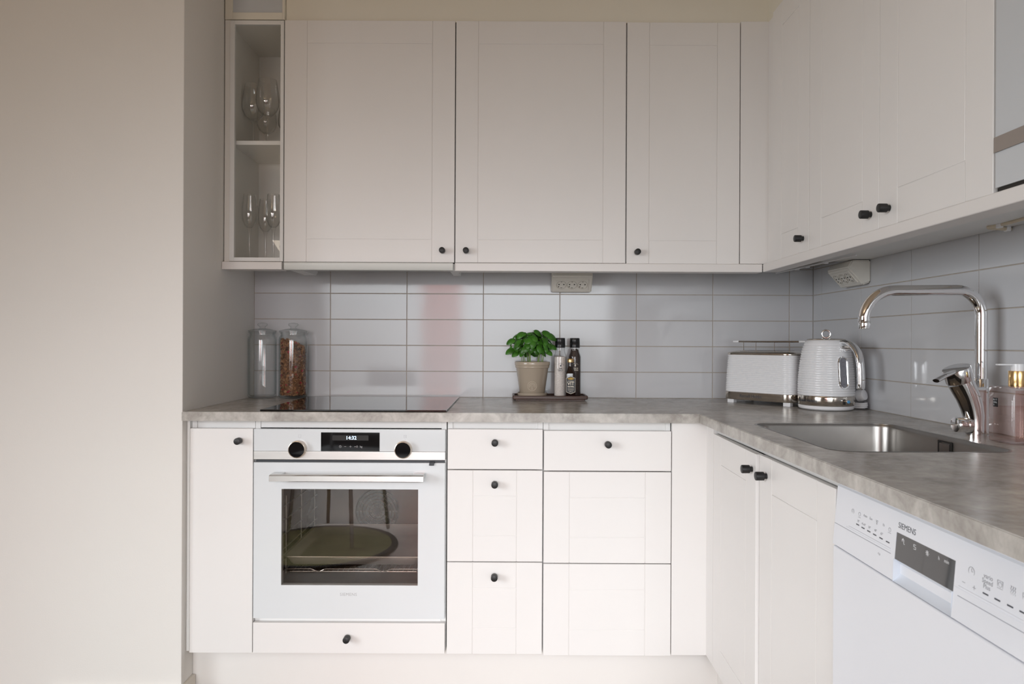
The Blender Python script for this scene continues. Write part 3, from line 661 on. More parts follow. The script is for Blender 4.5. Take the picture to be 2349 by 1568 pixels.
mb = MB(); mb.text('SIEMENS', 0.0128, onpanel(0.2335, 0.8330), ext=0.0001, spacing=1.0); part(mb, 'lettering', M['print_dark'], panel)
mb = MB()
def C4(cx, cy): return dloc(1900+cx/4.9, 1100+cy/4.9)
for q in ((320, 503), (380, 540), (445, 578), (512, 617), (583, 657), (658, 699), (1755, 1283), (1887, 1348), (2030, 1420), (2170, 1490)):
    x, z = C4(*q); part(MB().box((x-0.0052, py(z)-0.0004, z-0.0010), (x+0.0052, py(z)+0.001, z+0.0010), 0.0002), 'button_mark', M['print_dark'], panel)
mb = MB()
def pring(q, r, wd=0.0005):
    x, z = C4(*q); mb.lathe([(r, -0.0001), (r, 0.0001), (r-wd, 0.0001), (r-wd, -0.0001)], (x, py(z)-0.0002, z), 20, 0, 'Y', close=True); return x, z
def pbar(x0, x1, z0, z1): mb.box((x0, py((z0+z1)/2)-0.0003, z0), (x1, py((z0+z1)/2)+0.0002, z1))
x, z = pring((258, 352), 0.0042); pbar(x-0.0003, x+0.0003, z-0.0018, z+0.0018)
x, z = pring((332, 386), 0.0036); pbar(x-0.004, x+0.004, z-0.0058, z-0.0052)
for s_, q, sz in (('Auto', (395, 405), 0.0062), ('Eco', (458, 437), 0.0062), ('1h', (598, 508), 0.0062), ('70°', (325, 465), 0.0056), ('45-65°', (385, 500), 0.0052), ('50°', (450, 535), 0.0056), ('40°', (517, 570), 0.0056), ('65°', (587, 608), 0.0056)):
    mb.text(s_, sz, onpanel(*C4(*q)), ext=0.0001)
x, z = C4(525, 478)
for k in range(3): pbar(x-0.004+0.001*k, x+0.004-0.001*k, z+0.0026-0.0026*k, z+0.0033-0.0026*k)
pbar(x-0.0003, x+0.0003, z-0.0045, z+0.003)
x, z = pring((670, 560), 0.0034); pbar(x-0.0045, x+0.0045, z-0.0055, z-0.005)
PRN = pmat('print_mid_grey', (0.27, 0.275, 0.30), 0.4, noise=0.02)
x, z = C4(575, 830); mb.text('<o', 0.007, onpanel(x, z), ext=0.0001); part(mb, 'program_symbols', PRN, panel); mb = MB()
x, z = pring((1585, 1030), 0.0062); pbar(x-0.0003, x+0.0003, z, z+0.004); pbar(x, x+0.003, z-0.0003, z+0.0003)
x, z = C4(1510, 1150); pbar(x-0.003, x+0.003, z-0.0003, z+0.0003)
x, z = C4(1628, 1215); pbar(x-0.003, x+0.003, z-0.0003, z+0.0003); pbar(x-0.0003, x+0.0003, z-0.003, z+0.003)
for s_, q in (('vario', (1770, 1095)), ('Speed', (1765, 1150)), ('Plus', (1762, 1208))): mb.text(s_, 0.0085, onpanel(*C4(*q)), ext=0.0001)
x, z = C4(1905, 1180)
for a, b, g, h in ((-.005, .005, .0045, .005), (-.005, .005, -.005, -.0045), (-.005, -.0045, -.005, .005), (.0045, .005, -.005, .005)): pbar(x+a, x+b, z+g, z+h)
pring((1905, 1180), 0.0033)
x, z = C4(2050, 1250)
for k in (-1, 0, 1):
    mb.tube([(x+0.0035*k+0.0009*math.sin(t*1.6), py(z)-0.0002, z-0.0055+0.0011*t) for t in range(11)], 0.0003, 5)
x, z = C4(2185, 1320); pbar(x-.004, x+.004, z+.004, z+.0045); pbar(x-.004, x+.004, z-.0005, z); pbar(x-.004, x-.0035, z-.004, z+.0045); pbar(x+.0035, x+.004, z-.004, z+.0045)
part(mb, 'option_symbols', PRN, panel)
for q, t in (((820, 690), 'tap'), ((950, 755), 'S'), ((1090, 825), 'snow'), ((1220, 880), 'h'), ((1305, 920), 'min')):
    mb = MB(); x, z = C4(*q); o = lambda a, b, g, h: mb.box((x+a, py(z)+0.0001, z+g), (x+b, py(z)+0.0008, z+h))
    if t == 'tap': o(-.003, .002, .002, .003); o(-.0006, .0006, .003, .0045); o(-.003, -.002, -.001, .002); o(.0012, .0022, -.0035, .002); o(.002, .0042, -.0045, -.0035)
    elif t == 'S': o(-.003, .003, .003, .0038); o(-.003, .003, -.0004, .0004); o(-.003, .003, -.0038, -.003); o(-.003, -.0022, 0, .0035); o(.0022, .003, -.0035, 0)
    elif t == 'snow':
        for k in range(4):
            n_ = len(mb.v); mb.box((-.0042, 0.0001, -.0004), (.0042, .0008, .0004))
            mb.xf(Matrix.Translation((x, py(z), z)) @ Matrix.Rotation(R(45*k), 4, 'Y'), n_)
    else: mb.text(t, 0.0075, lambda a, b, h, X=x, Z=z: Vector((X+a, py(Z+b)+0.0003-h, Z+b)), ext=0.0001)
    part(mb, 'display_symbol', M['print_white'], dsp)
# fine grip lines
LINE = pmat('dish_line', (0.30, 0.31, 0.36), 0.5, noise=0.02)
mb = MB()
mb.prism([(py(.7835)-0.0004, .7831), (py(.7835)-0.0004, .7839), (py(.7835)+0.002, .7839), (py(.7835)+0.002, .7831)], 0.001, 0.195, 'X'); part(mb, 'grip_line', LINE, panel); mb = MB()
mb.prism([(py(.7775)-0.0004, .7771), (py(.7775)-0.0004, .7779), (py(.7775)+0.002, .7779), (py(.7775)+0.002, .7771)], 0.364, W-0.001, 'X')
part(mb, 'grip_line', LINE, panel)
for x0, x1, zz in ((0.055, 0.195, 0.7905), (0.365, W-0.02, 0.7905)):
    mb = MB(); mb.tube([(x0, py(zz)-0.0001, zz), (x1, py(zz)-0.0001, zz)], 0.0011, 6)
    mb.tube([(x0-.01, py(zz-.003)-0.0001, zz-.0030), (x1, py(zz-.003)-0.0001, zz-.0030)], 0.0006, 6)
    part(mb, 'grip_ridge', M['dish'], panel)

# ------------------------------------------------------------------ sink
c = thing('kitchen_sink', 'rectangular brushed steel sink sunk into the worktop by the tap', 'sink', ((SX0+SX1)/2, (SY0+SY1)/2, ZT-0.19))
mb = MB(); rings = []
for z, g, r in ((ZT-0.0015, 0.0, 0.045), (ZT-0.004, 0.0012, 0.044), (ZT-0.010, 0.0025, 0.043), (ZT-0.165, 0.006, 0.040), (ZT-0.178, 0.010, 0.037), (ZT-0.185, 0.022, 0.03)):
    rings.append(rrect(SX0+g, SX1-g, SY0+g, SY1-g, r, 8, z))
mb.loft(rings, cap=False); n0 = len(rings[0]); mb.f.append([(len(rings)-1)*n0+i for i in range(n0)]); mb.m.append(0); mb.sm.append(True)
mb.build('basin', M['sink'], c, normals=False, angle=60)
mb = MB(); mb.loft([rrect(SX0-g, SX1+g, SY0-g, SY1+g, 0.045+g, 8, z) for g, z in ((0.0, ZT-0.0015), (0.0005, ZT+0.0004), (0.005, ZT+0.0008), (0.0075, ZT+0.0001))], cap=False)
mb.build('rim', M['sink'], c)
ox = SX1-0.0035
oc, oz = -1.106, 0.8640
mb = MB(); mb.loft([[Vector((xx, oc+a*k, oz+b*k)) for a, b in ((-.025, -.025), (.025, -.025), (.025, .025), (-.025, .025))] for xx, k in ((ox, 1.0), (ox-0.003, 1.0), (ox-0.003, 0.86), (ox-0.0005, 0.84))], cap=False)
of = mb.build('overflow_frame', M['slot'], c)
MB().box((ox-0.003, oc-0.0195, oz-0.0195), (ox-0.0005, oc+0.0195, oz+0.0195), 0.0008).build('overflow_plate', M['sink'], of)
MB().lathe([(0, 0.0015), (0.03, 0.002), (0.042, 0.003), (0.045, 0.0)], ((SX0+SX1)/2, (SY0+SY1)/2, ZT-0.185), 32).build('drain', M['chrome'], c)

# ------------------------------------------------------------------ tap
c = thing('kitchen_tap', 'tall chrome kitchen tap with angular swivel spout behind the sink', 'tap', (1.112, -1.092, ZT))
AX, AY = 1.1215, -1.088
mb = MB(); mb.lathe([(0, ZT), (0.0190, ZT), (0.0190, ZT+0.002), (0.0170, ZT+0.004), (0.0170, 1.0345), (0.0160, 1.0365), (0, 1.0365)], (AX, AY, 0), 32); mb.build('column', M['chrome'], c)
def bend(c0, r, a0, a1, n=10):   # arc in the x-z plane
    return [Vector((c0[0]+r*math.cos(R(a0+(a1-a0)*k/n)), c0[1], c0[2]+r*math.sin(R(a0+(a1-a0)*k/n)))) for k in range(n+1)]
zt = 1.2465; rb = 0.058; xe = 0.8465
path = [Vector((AX, AY, 1.033)), Vector((AX, AY, zt-rb))] + bend((AX-rb, AY, zt-rb), rb, 0, 90)[1:]
p2 = bend((xe+0.072, AY+0.006, zt-0.075), 0.0735, 90, 180); 
for q in p2: q.z = min(q.z, zt)
path += p2 + [Vector((xe, AY+0.006, 1.170))]
sp = MB().tube(path, 0.0132, 20); spout = sp.build('spout', M['chrome'], c)
MB().cyl((xe, AY+0.006, 1.1725), (xe, AY+0.006, 1.1535), 0.0136, n=24, bev=0.0008).build('aerator', M['chrome'], spout)
bx, by = 1.0925, -1.108
mb = MB()
axis = [((bx, ZT), 0.0205), ((bx, ZT+0.03), 0.0205), ((bx-0.001, 0.9490), 0.0222), ((bx-0.0055, 0.970), 0.0240), ((bx-0.0140, 0.994), 0.0258), ((bx-0.0260, 1.018), 0.0275), ((bx-0.0330, 1.0305), 0.0280)]
mb.tube([(x, by, z) for (x, z), r in axis], [r for _, r in axis], 28)
body = mb.build('body', M['chrome'], c)
MB().box((bx-0.004, by-0.012, ZT), (AX, AY+0.010, 1.018), 0.008, 3).build('bridge', M['chrome'], c)
ca = Vector((-0.405, -0.131, 1)).normalized(); cb = Vector((bx-0.0335, by-0.001, 1.0315))
cap = MB().cyl(cb, cb+ca*0.0335, 0.0300, 0.0298, 36, bev=0.0018).build('cap', M['chrome'], c)
MB().tube([Vector((1.046, -1.118, 1.0535)), Vector((1.030, -1.127, 1.0520)), Vector((1.004, -1.138, 1.0440)), Vector((0.978, -1.149, 1.0335))], [0.0050, 0.0048, 0.0046, 0.0044], 16, sx=1.9).build('lever', M['chrome'], cap)
dn = Vector((-0.45, -0.89, 0.05)).normalized(); dc = cb + ca*0.010 + dn*0.0297
MB().cyl(dc-dn*0.002, dc+dn*0.0006, 0.0048, n=16).build('indicator', M['cap_black'], cap)
MB().cyl(dc+Vector((-0.0012, 0, 0.0)), dc+Vector((-0.0012, 0, 0))+dn*0.0009, 0.0016, n=12).build('indicator_dot', M['red'], cap)
mb = MB(); kz = 0.9290
mb.cyl((bx-0.012, by-0.004, kz), (bx-0.024, by-0.004, kz), 0.0185, n=32, bev=0.001); mb.build('valve_collar', M['chrome'], c)
mb = MB(); mb.cyl((bx-0.0235, by-0.004, kz), (bx-0.047, by-0.004, kz), 0.0178, n=32, bev=0.0012)
mb.build('valve_knob', M['chrome'], c)

# ------------------------------------------------------------------ soap bottle
BX0, BX1, BY0, BY1 = 1.0830, 1.1620, -1.2480, -1.1690
c = thing('soap_dispenser', 'pink glass soap bottle with gold collar and white pump beside the tap', 'soap bottle', ((BX0+BX1)/2, (BY0+BY1)/2, ZT))
mb = MB(); rg = []
for z, g in ((ZT+0.0005, 0.004), (ZT+0.003, 0.0006), (ZT+0.006, 0), (1.0200, 0), (1.0235, 0.0012), (1.0255, 0.005)): rg.append(rrect(BX0+g, BX1-g, BY0+g, BY1-g, 0.006, 4, z))
mb.loft(rg); bot = mb.build('bottle', M['pink'], c)
mb = MB()
for k in range(22):
    x = BX0+0.008+k*(BX1-BX0-0.016)/21; mb.tube([(x, BY0-0.0002, ZT+0.008), (x, BY0-0.0002, 1.018)], 0.0013, 6)
mb.build('ribbing', M['pink'], bot)
MB().box((BX0+0.007, BY0+0.007, ZT+0.010), (BX1-0.007, BY1-0.007, 0.9800), 0.004, 3).build('liquid_soap', M['pink_liquid'], bot)
px_, py_ = (BX0+BX1)/2+0.000, (BY0+BY1)/2
MB().cyl((px_, py_, 1.0255), (px_, py_, 1.0595), 0.0172, n=36, bev=0.0008).build('collar', M['gold'], c)
MB().cyl((px_, py_, 1.0210), (px_, py_, 1.0270), 0.0135, n=30).build('neck', M['pink'], c)
mb = MB(); mb.cyl((px_, py_, 1.0590), (px_, py_, 1.0755), 0.0128, n=32, bev=0.0012); mb.box((px_-0.046, py_-0.0055, 1.0712), (px_, py_+0.0055, 1.0752), 0.0015); mb.build('pump', M['white_plastic'], c)
mb = MB(); ly, lz = -1.1955, 0.9890
mb.box((BX0-0.0006, ly-0.0072, lz-0.0100), (BX0+0.0006, ly+0.0072, lz+0.0100), 0); lb = mb.build('label', M['cap_black'], bot)
mb = MB()
for i, row in enumerate(('RIT', 'UAL', 'S')):
    for j, ch in enumerate(row):
        mb.text(ch, 0.0050, lambda x, y, h, J=j, I=i: Vector((BX0-0.0007-h, ly+0.0043-0.0043*J-x, lz+0.0058-0.0058*I+y)), ext=0.00005, bold=0.0001)
mb.build('label_letters', M['print_white'], lb)

# ------------------------------------------------------------------ kettle on its base
KX, KY = 1.046, -0.432
tocam = Vector((CAM.x-KX, CAM.y-KY, 0)).normalized(); right = Vector((-tocam.y, tocam.x, 0))
def kdir(deg): return tocam*math.cos(R(deg)) + right*math.sin(R(deg))
kb = thing('power_stand', 'round white kettle power stand with coiled white cord behind it', 'kettle stand', (KX, KY, ZT))
MB().lathe([(0, ZT+0.0015), (0.078, ZT+0.0015), (0.0845, ZT+0.006), (0.0860, ZT+0.013), (0.0845, ZT+0.0155), (0, ZT+0.0155)], (KX, KY, 0), 56).build('base_plate', M['white_plastic'], kb)
pc = Vector((1.1560, -0.425, 0)); pts = []
for k in range(90):
    a = k/89*2*math.pi*3.0; pts.append(pc + Vector((0.024*math.cos(a)*(1-0.1*math.sin(a*.5)), 0.034*math.sin(a), ZT+0.0042+0.0095*k/89*1.9)))
cord = [Vector((KX+0.07, KY+0.03, ZT+0.006)), Vector((KX+0.088, KY+0.034, ZT+0.0045))] + pts
MB().tube(cord, 0.0034, 8).build('cord', M['white_plastic'], kb)
pl = Vector((1.153, -0.432, ZT+0.0445)); q = Matrix.Rotation(R(35), 3, 'Y') @ Matrix.Rotation(R(20), 3, 'Z')
mb = MB(); mb.cyl(pl, pl+q @ Vector((0.0, -0.020, 0.012)), 0.020, 0.0175, 24, bev=0.002); mb.cyl(pl, pl-q @ Vector((0.0, -0.016, 0.010)), 0.014, 0.010, 20, bev=0.002); mb.build('plug', M['white_plastic'], kb)
kt = thing('kettle', 'white ribbed kettle with chrome handle and steel band on its base', 'kettle', (KX, KY, ZT+0.016))
def krad(z):
    P = [(0.945, 0.0868), (0.965, 0.0875), (0.985, 0.0872), (1.01, 0.0860), (1.035, 0.0838), (1.06, 0.0808), (1.085, 0.0768), (1.105, 0.0725), (1.118, 0.0680), (1.126, 0.0630), (1.1295, 0.0592)]
    for (a, ra), (b, rb_) in zip(P, P[1:]):
        if a <= z <= b: return ra + (rb_-ra)*(z-a)/(b-a)
    return P[0][1] if z < P[0][0] else P[-1][1]
prof = [(0, 0.9480), (0.0862, 0.9480)]; pitch = 0.0078; z = 0.9485
while z < 1.112:
    for f_, o in ((0, 0.0002), (0.18, 0.0012), (0.45, 0.0015), (0.75, 0.0010), (0.95, -0.0002)):
        prof.append((krad(z+pitch*f_)+o-0.0006, z+pitch*f_))
    z += pitch
prof += [(krad(zz), zz) for zz in (1.114, 1.118, 1.122, 1.126, 1.1295)] + [(0, 1.1300)]
MB().lathe(prof, (KX, KY, 0), 64).build('body', M['white_gloss'], kt, angle=70)
band = MB().lathe([(0, 0.9165), (0.0850, 0.9165), (0.0866, 0.9180), (0.0872, 0.9470), (0.0866, 0.9482), (0, 0.9482)], (KX, KY, 0), 64).build('band', M['chrome_dark'], kt, angle=50)
def wrap(cx, cy, rad, az_dir, Z, zrad=None):   # text wrapped round a vertical cylinder, centred on direction az_dir
    a0 = math.atan2(az_dir.y, az_dir.x)
    def f(x, y, h):
        r = (zrad(Z+y) if zrad else rad) + h + 0.0003
        a = a0 + x/rad
        return Vector((cx+r*math.cos(a), cy+r*math.sin(a), Z+y))
    return f
mb = MB(); mb.text('Russell Hobbs', 0.0135, wrap(KX, KY, 0.0872, kdir(-43), 0.932), ext=0.0001); mb.build('lettering', M['print_dark'], band)
lid = MB().lathe([(0, 1.1295), (0.0585, 1.1295), (0.0600, 1.1310), (0.0592, 1.1325), (0.050, 1.1345), (0, 1.1360)], (KX, KY, 0), 48).build('lid', M['chrome_dark'], kt)
mb = MB(); rp = [Vector((KX, KY, 1.1495)) + right*0.0128*math.cos(a) + Vector((0, 0, 0.0128*math.sin(a))) for a in [2*math.pi*k/32 for k in range(32)]]
mb.tube(rp, 0.0030, 10, closed=True); mb.build('lid_ring', M['chrome'], lid)
HD = 43
def kp(r, z, deg=HD): return Vector((KX, KY, z)) + kdir(deg)*r
hp = [kp(0.058, 1.121), kp(0.078, 1.1235), kp(0.100, 1.1185), kp(0.120, 1.106), kp(0.134, 1.089), kp(0.1415, 1.066), kp(0.1455, 1.035), kp(0.147, 1.005), kp(0.1465, 0.985), kp(0.144, 0.975)]
def catmull(P, n=6):
    out = []
    for i in range(len(P)-1):
        a, b, c_, d_ = P[max(i-1, 0)], P[i], P[i+1], P[min(i+2, len(P)-1)]
        for k in range(n):
            t = k/n; out.append(0.5*((2*b)+(c_-a)*t+(2*a-5*b+4*c_-d_)*t*t+(3*b-a-3*c_+d_)*t**3))
    out.append(P[-1]); return out
hp = catmull(hp); nn = len(hp)
rr = [0.0035 + 0.0055*min(1, i/(nn*0.25)) for i in range(nn)]; rr[-1] = 0.005; rr[-2] = 0.0075; rr[-3] = 0.0086
MB().tube(hp, rr, 18, sx=1.55).build('handle', M['chrome'], kt, angle=60)
MB().tube([kp(0.070, 1.100), kp(0.088, 1.103), kp(0.108, 1.104), kp(0.122, 1.099)], [0.013, 0.0115, 0.010, 0.006], 16).build('handle_mount', M['chrome'], kt)
MB().sphere(kp(0.0625, 1.1235), 0.0042, n=14).build('lid_button', pmat('green_button', (0.02, 0.06, 0.01), 0.4, noise=0.05), kt)['label'] = 'dark green button'
# water gauge: a pill on the body under the handle
gd = kdir(37); gs = Vector((-gd.y, gd.x, 0))
def pill(rz, hw, zc, hz, out0, n=10):
    pts = []
    for cz, a0 in ((zc+hz-hw, 0), (zc-hz+hw, 180)):
        for k in range(n+1):
            a = R(a0+180*k/n); pts.append((hw*math.cos(a), cz+hw*math.sin(a)))
    return [Vector((KX, KY, z_)) + gd*(krad(min(max(z_, .945), 1.129))*0.985+out0) + gs*s_ for s_, z_ in pts]
mb = MB(); mb.loft([pill(0, hw, 1.0245, hz, o) for hw, hz, o in ((0.0180, 0.0530, -0.004), (0.0180, 0.0530, 0.0035), (0.0165, 0.0515, 0.0055), (0.0130, 0.0480, 0.0055), (0.0115, 0.0465, 0.0035))], cap=False)
gg = mb.build('gauge_frame', M['chrome'], kt)
mb = MB(); mb.loft([pill(0, 0.0118, 1.0245, 0.0468, 0.0030), pill(0, 0.0116, 1.0245, 0.0466, 0.0036)]); mb.build('gauge_window', M['gauge'], gg)
for zz in (1.058, 1.045, 1.012, 0.988):
    mb = MB(); b_ = Vector((KX, KY, zz)) + gd*(krad(zz)*0.985+0.0038); mb.obox(b_, (0.0003, 0.007, 0.0007), Matrix(((gd.x, gs.x, 0), (gd.y, gs.y, 0), (0, 0, 1))))
    mb.build('gauge_mark', M['print_dark'], gg)
sd = kdir(38); s0 = Vector((KX, KY, 0.934)) + sd*0.084
mb = MB(); mb.obox(s0+sd*0.0035+Vector((0, 0, -0.003)), (0.002, 0.009, 0.017), Matrix(((sd.x, -sd.y, 0), (sd.y, sd.x, 0), (0, 0, 1))), 0.001); mb.build('switch_slot', M['slot'], band)
mb = MB(); mb.cyl(s0, s0+sd*0.022+Vector((0, 0, -0.001)), 0.0036, 0.0042, 16); sw = mb.build('switch', M['chrome'], band)
mb = MB(); e0 = s0+sd*0.0215+Vector((0, 0, -0.001)); mb.cyl(e0, e0+sd*0.003, 0.0050, n=18, bev=0.0006); mb.build('switch_tip', M['blue'], sw)

# ------------------------------------------------------------------ toaster (local frame, rotated into the corner)
TR = math.atan2(-0.755, 0.656)
tt = thing('toaster', 'white ribbed toaster with dark steel band and warming rack in the corner', 'toaster', (0.9306, -0.2204, ZT), TR, None, local=True)
def tp(mb, name, mat, parent=tt, **k): return mb.build(name, mat, parent, O3, O3, **k)
def tring(hx, hy, z, r=0.036, n=7): return rrect(-hx, hx, -hy, hy, r, n, z)
rings = []; z = 0.0415
hxb, hxt, hyb, hyt = 0.1365, 0.1315, 0.080, 0.0735
def thx(z): f_ = max(0, min(1, (z-0.0415)/0.135)); return hxb+(hxt-hxb)*f_**1.6, hyb+(hyt-hyb)*f_**1.6
pt = 0.0067
while z < 0.1725:
    for f_, o in ((0, -0.0003), (0.2, 0.0008), (0.5, 0.0012), (0.8, 0.0007)):
        a, b = thx(z+pt*f_); rings.append(tring(a+o, b+o, z+pt*f_))
    z += pt
a, b = thx(0.176); rings.append(tring(a, b, 0.1765))
mb = MB(); mb.loft(rings); tp(mb, 'body', M['white_gloss'], angle=70)
mb = MB(); mb.loft([tring(hxb+o, hyb+o, z_) for o, z_ in ((-0.004, 0.0135), (0.0005, 0.0145), (0.0015, 0.017), (0.0012, 0.0405), (-0.002, 0.0420))]); tb = tp(mb, 'base_band', M['chrome_dark'], angle=50)
a, b = thx(0.177)
mb = MB(); mb.loft([tring(a+o, b+o, z_) for o, z_ in ((0.0, 0.1755), (0.0022, 0.1765), (0.0028, 0.1800), (0.0015, 0.1835), (-0.004, 0.1860), (-0.02, 0.1905), (-0.03, 0.1915))]); top = tp(mb, 'top_plate', M['chrome_dark'], angle=50)
for yy in (-0.020, 0.020): tp(MB().box((-0.085, yy-0.010, 0.1895), (0.085, yy+0.010, 0.1921), 0.001), 'bread_slot', M['slot'], top)
mb = MB(); mb.text('Russell Hobbs', 0.0150, lambda x, y, h: Vector((-0.022+x, -hyb-0.0016-h, 0.0285+y)), ext=0.0001); tp(mb, 'lettering', M['print_dark'], tb)
for sx in (-1, 1):
    for sy in (-1, 1): tp(MB().box((sx*0.108-0.013, sy*0.060-0.011, 0.0), (sx*0.108+0.013, sy*0.060+0.011, 0.0145), 0.002), 'foot', M['white_plastic'])
mb = MB(); ry = 0.0
mb.tube([(-0.118, ry, 0.2240), (-0.06, ry, 0.2238), (0, ry, 0.2236), (0.06, ry, 0.2238), (0.118, ry, 0.2240)], 0.0030, 10)
for xx in (-0.098, -0.048, 0.024, 0.082): mb.tube([(xx, ry, 0.1905), (xx, ry, 0.222)], 0.0013, 8)
rk = tp(mb, 'warming_rack', M['chrome_dark'])
for sx in (-1, 1): tp(MB().cyl((sx*0.117, ry, 0.2240), (sx*0.140, ry, 0.2240), 0.0042, n=14, bev=0.0008), 'rack_tip', M['white_plastic'], rk)
tp(MB().box((0.137, -0.012, 0.012), (0.146, 0.030, 0.040), 0.003), 'control_block', M['white_plastic'])

# ------------------------------------------------------------------ glass storage jars
def jar(x, y, label, knob_dx=0.0):
    c = thing('storage_jar', label, 'jar', (x, y, ZT), 0, 'lidded glass storage jars beside the hob', local=False)
    r = 0.0535; Z = ZT
    MB().lathe([(0, Z+0.0008), (0.044, Z+0.0008), (0.051, Z+0.004), (r, Z+0.011), (r, Z+0.222), (r-0.0015, Z+0.231), (0.0475, Z+0.2385), (0.0460, Z+0.243), (0.0475, Z+0.248), (0.0505, Z+0.2500), (0.0505, Z+0.2525),
                (0.0440, Z+0.2525), (0.0430, Z+0.243), (0.0445, Z+0.236), (r-0.005, Z+0.228), (r-0.0035, Z+0.220), (r-0.0035, Z+0.014), (0.046, Z+0.009), (0, Z+0.0085)], (x, y, 0), 56).build('jar_body', M['jar'], c)
    MB().lathe([(0, Z+0.2530), (0.049, Z+0.2530), (0.0525, Z+0.2545), (0.0525, Z+0.2570), (0.050, Z+0.2590), (0.030, Z+0.2640), (0.012, Z+0.2665), (0.0095, Z+0.2700), (0.0120, Z+0.2735), (0.0175, Z+0.2770), (0.0190, Z+0.2815), (0.0165, Z+0.2860), (0.008, Z+0.2880), (0, Z+0.2882)], (x, y, 0), 48).build('lid', M['jar'], c)
    return c
jar(-0.9550, -0.0620, 'empty lidded glass jar in the corner by the left wall')
J2 = Vector((-0.8365, -0.0620, ZT)); jar(J2.x, J2.y, 'lidded glass jar full of cereal flakes standing beside the hob')
mb = MB(); rnd = random.Random(3)
def flake(mb, p, s, mi):
    nrm = Vector((rnd.uniform(-1, 1), rnd.uniform(-1, 1), rnd.uniform(-1, 1))).normalized(); q = nrm.to_track_quat('Z', 'Y')
    n = 7; cu = rnd.uniform(0.15, 0.6)*s; vs = [p + q @ Vector((0, 0, 0))]; fs = []
    for k in range(n):
        a = 2*math.pi*k/n; rr_ = s*rnd.uniform(0.65, 1.1); vs.append(p + q @ Vector((rr_*math.cos(a), rr_*math.sin(a)*0.8, cu*(0.6+0.4*math.cos(2*a)))))
    for k in range(n): fs.append([0, 1+k, 1+(k+1) % n])
    mb.add(vs, fs, mi)
def fill_top(a): return 0.205 + 0.018*math.cos(a-R(200)) - 0.01*math.sin(2*a)
rin = 0.0455
mb.lathe([(0, ZT+0.012), (rin-0.004, ZT+0.012), (rin-0.004, ZT+0.180), (0.02, ZT+0.196), (0, ZT+0.198)], (J2.x, J2.y, 0), 24, 1)
for i in range(1500):
    a = rnd.uniform(0, 2*math.pi); zt_ = fill_top(a); h = rnd.uniform(0.014, zt_)
    flake(mb, Vector((J2.x+(rin-0.003)*math.cos(a), J2.y+(rin-0.003)*math.sin(a), ZT+h)), rnd.uniform(0.005, 0.0085), 2 if rnd.random() < 0.055 else (1 if rnd.random() < 0.25 else 0))
for i in range(220):
    a = rnd.uniform(0, 2*math.pi); r_ = rin*math.sqrt(rnd.random())*0.95
    flake(mb, Vector((J2.x+r_*math.cos(a), J2.y+r_*math.sin(a), ZT+0.198+(fill_top(a)-0.198)*r_/rin+rnd.uniform(-.004, .004))), rnd.uniform(0.006, 0.009), 2 if rnd.random() < 0.1 else 0)
for v in mb.v:
    d_ = Vector((v.x-J2.x, v.y-J2.y)); L_ = d_.length
    if L_ > 0.0490: d_ *= 0.0490/L_; v.x, v.y = J2.x+d_.x, J2.y+d_.y
    v.z = max(v.z, ZT+0.0105)
tag(mb.build('cereal_flakes', [M['flake'], M['flake_dark'], M['berry']], normals=False), 'brown cereal flakes with red dried berries inside the glass jar', 'cereal', None, 'stuff')

# ------------------------------------------------------------------ tray with plant and seasoning
TX0, TX1, TY0, TY1 = 0.0065, 0.2870, -0.160, -0.030
c = thing('wooden_tray', 'dark stained wooden tray against the tiles holding the basil', 'tray', ((TX0+TX1)/2, (TY0+TY1)/2, ZT))
mb = MB(); TZ = ZT+0.0055; rimh = ZT+0.0192
mb.box((TX0+0.012, TY0+0.008, ZT), (TX0+0.022, TY1-0.008, TZ+0.001), 0.001); mb.box((TX1-0.022, TY0+0.008, ZT), (TX1-0.012, TY1-0.008, TZ+0.001), 0.001); mb.box((TX0+0.012, TY0+0.006, ZT+0.0005), (TX1-0.012, TY0+0.016, TZ+0.001), 0.001)
mb.build('tray_foot', M['tray'], c)
mb = MB(); mb.loft([rrect(TX0+g, TX1-g, TY0+g, TY1-g, 0.006, 4, z_) for g, z_ in ((0.003, TZ), (0.0003, TZ+0.003), (0, rimh-0.002), (0.001, rimh), (0.008, rimh), (0.011, TZ+0.008), (0.02, TZ+0.0075))]); mb.build('tray_board', M['tray'], c, angle=30)
FL = TZ+0.0077
PX, PY = 0.0815, -0.097
sa = thing('plant_saucer', 'glazed taupe saucer under the basil pot', 'saucer', (PX, PY, FL))
MB().lathe([(0, FL+0.0005), (0.050, FL+0.0005), (0.054, FL+0.002), (0.0580, FL+0.0125), (0.0585, FL+0.0145), (0.0565, FL+0.0145), (0.0535, FL+0.005), (0, FL+0.0042)], (PX, PY, 0), 48).build('dish', M['pot'], sa)
bp = thing('potted_basil', 'green basil plant in a glazed taupe pot with a tree emblem', 'potted plant', (PX, PY, FL+0.005))
PB = FL+0.0055; PH = 1.0445
MB().lathe([(0, PB), (0.0455, PB), (0.0470, PB+0.001), (0.0607, PH-0.026), (0.0625, PH-0.0235), (0.0645, PH-0.0215), (0.0650, PH-0.0185), (0.0640, PH-0.0165), (0.0655, PH-0.0145), (0.0665, PH-0.012), (0.0672, PH-0.0015), (0.0662, PH), (0.0640, PH), (0.0630, PH-0.004), (0.0600, PH-0.02), (0.046, PB+0.01), (0, PB+0.008)], (PX, PY, 0), 56).build('pot', M['pot'], bp, angle=50)
MB().lathe([(0, PH-0.014), (0.03, PH-0.012), (0.0615, PH-0.015)], (PX, PY, 0), 24).build('soil', M['soil'], bp)
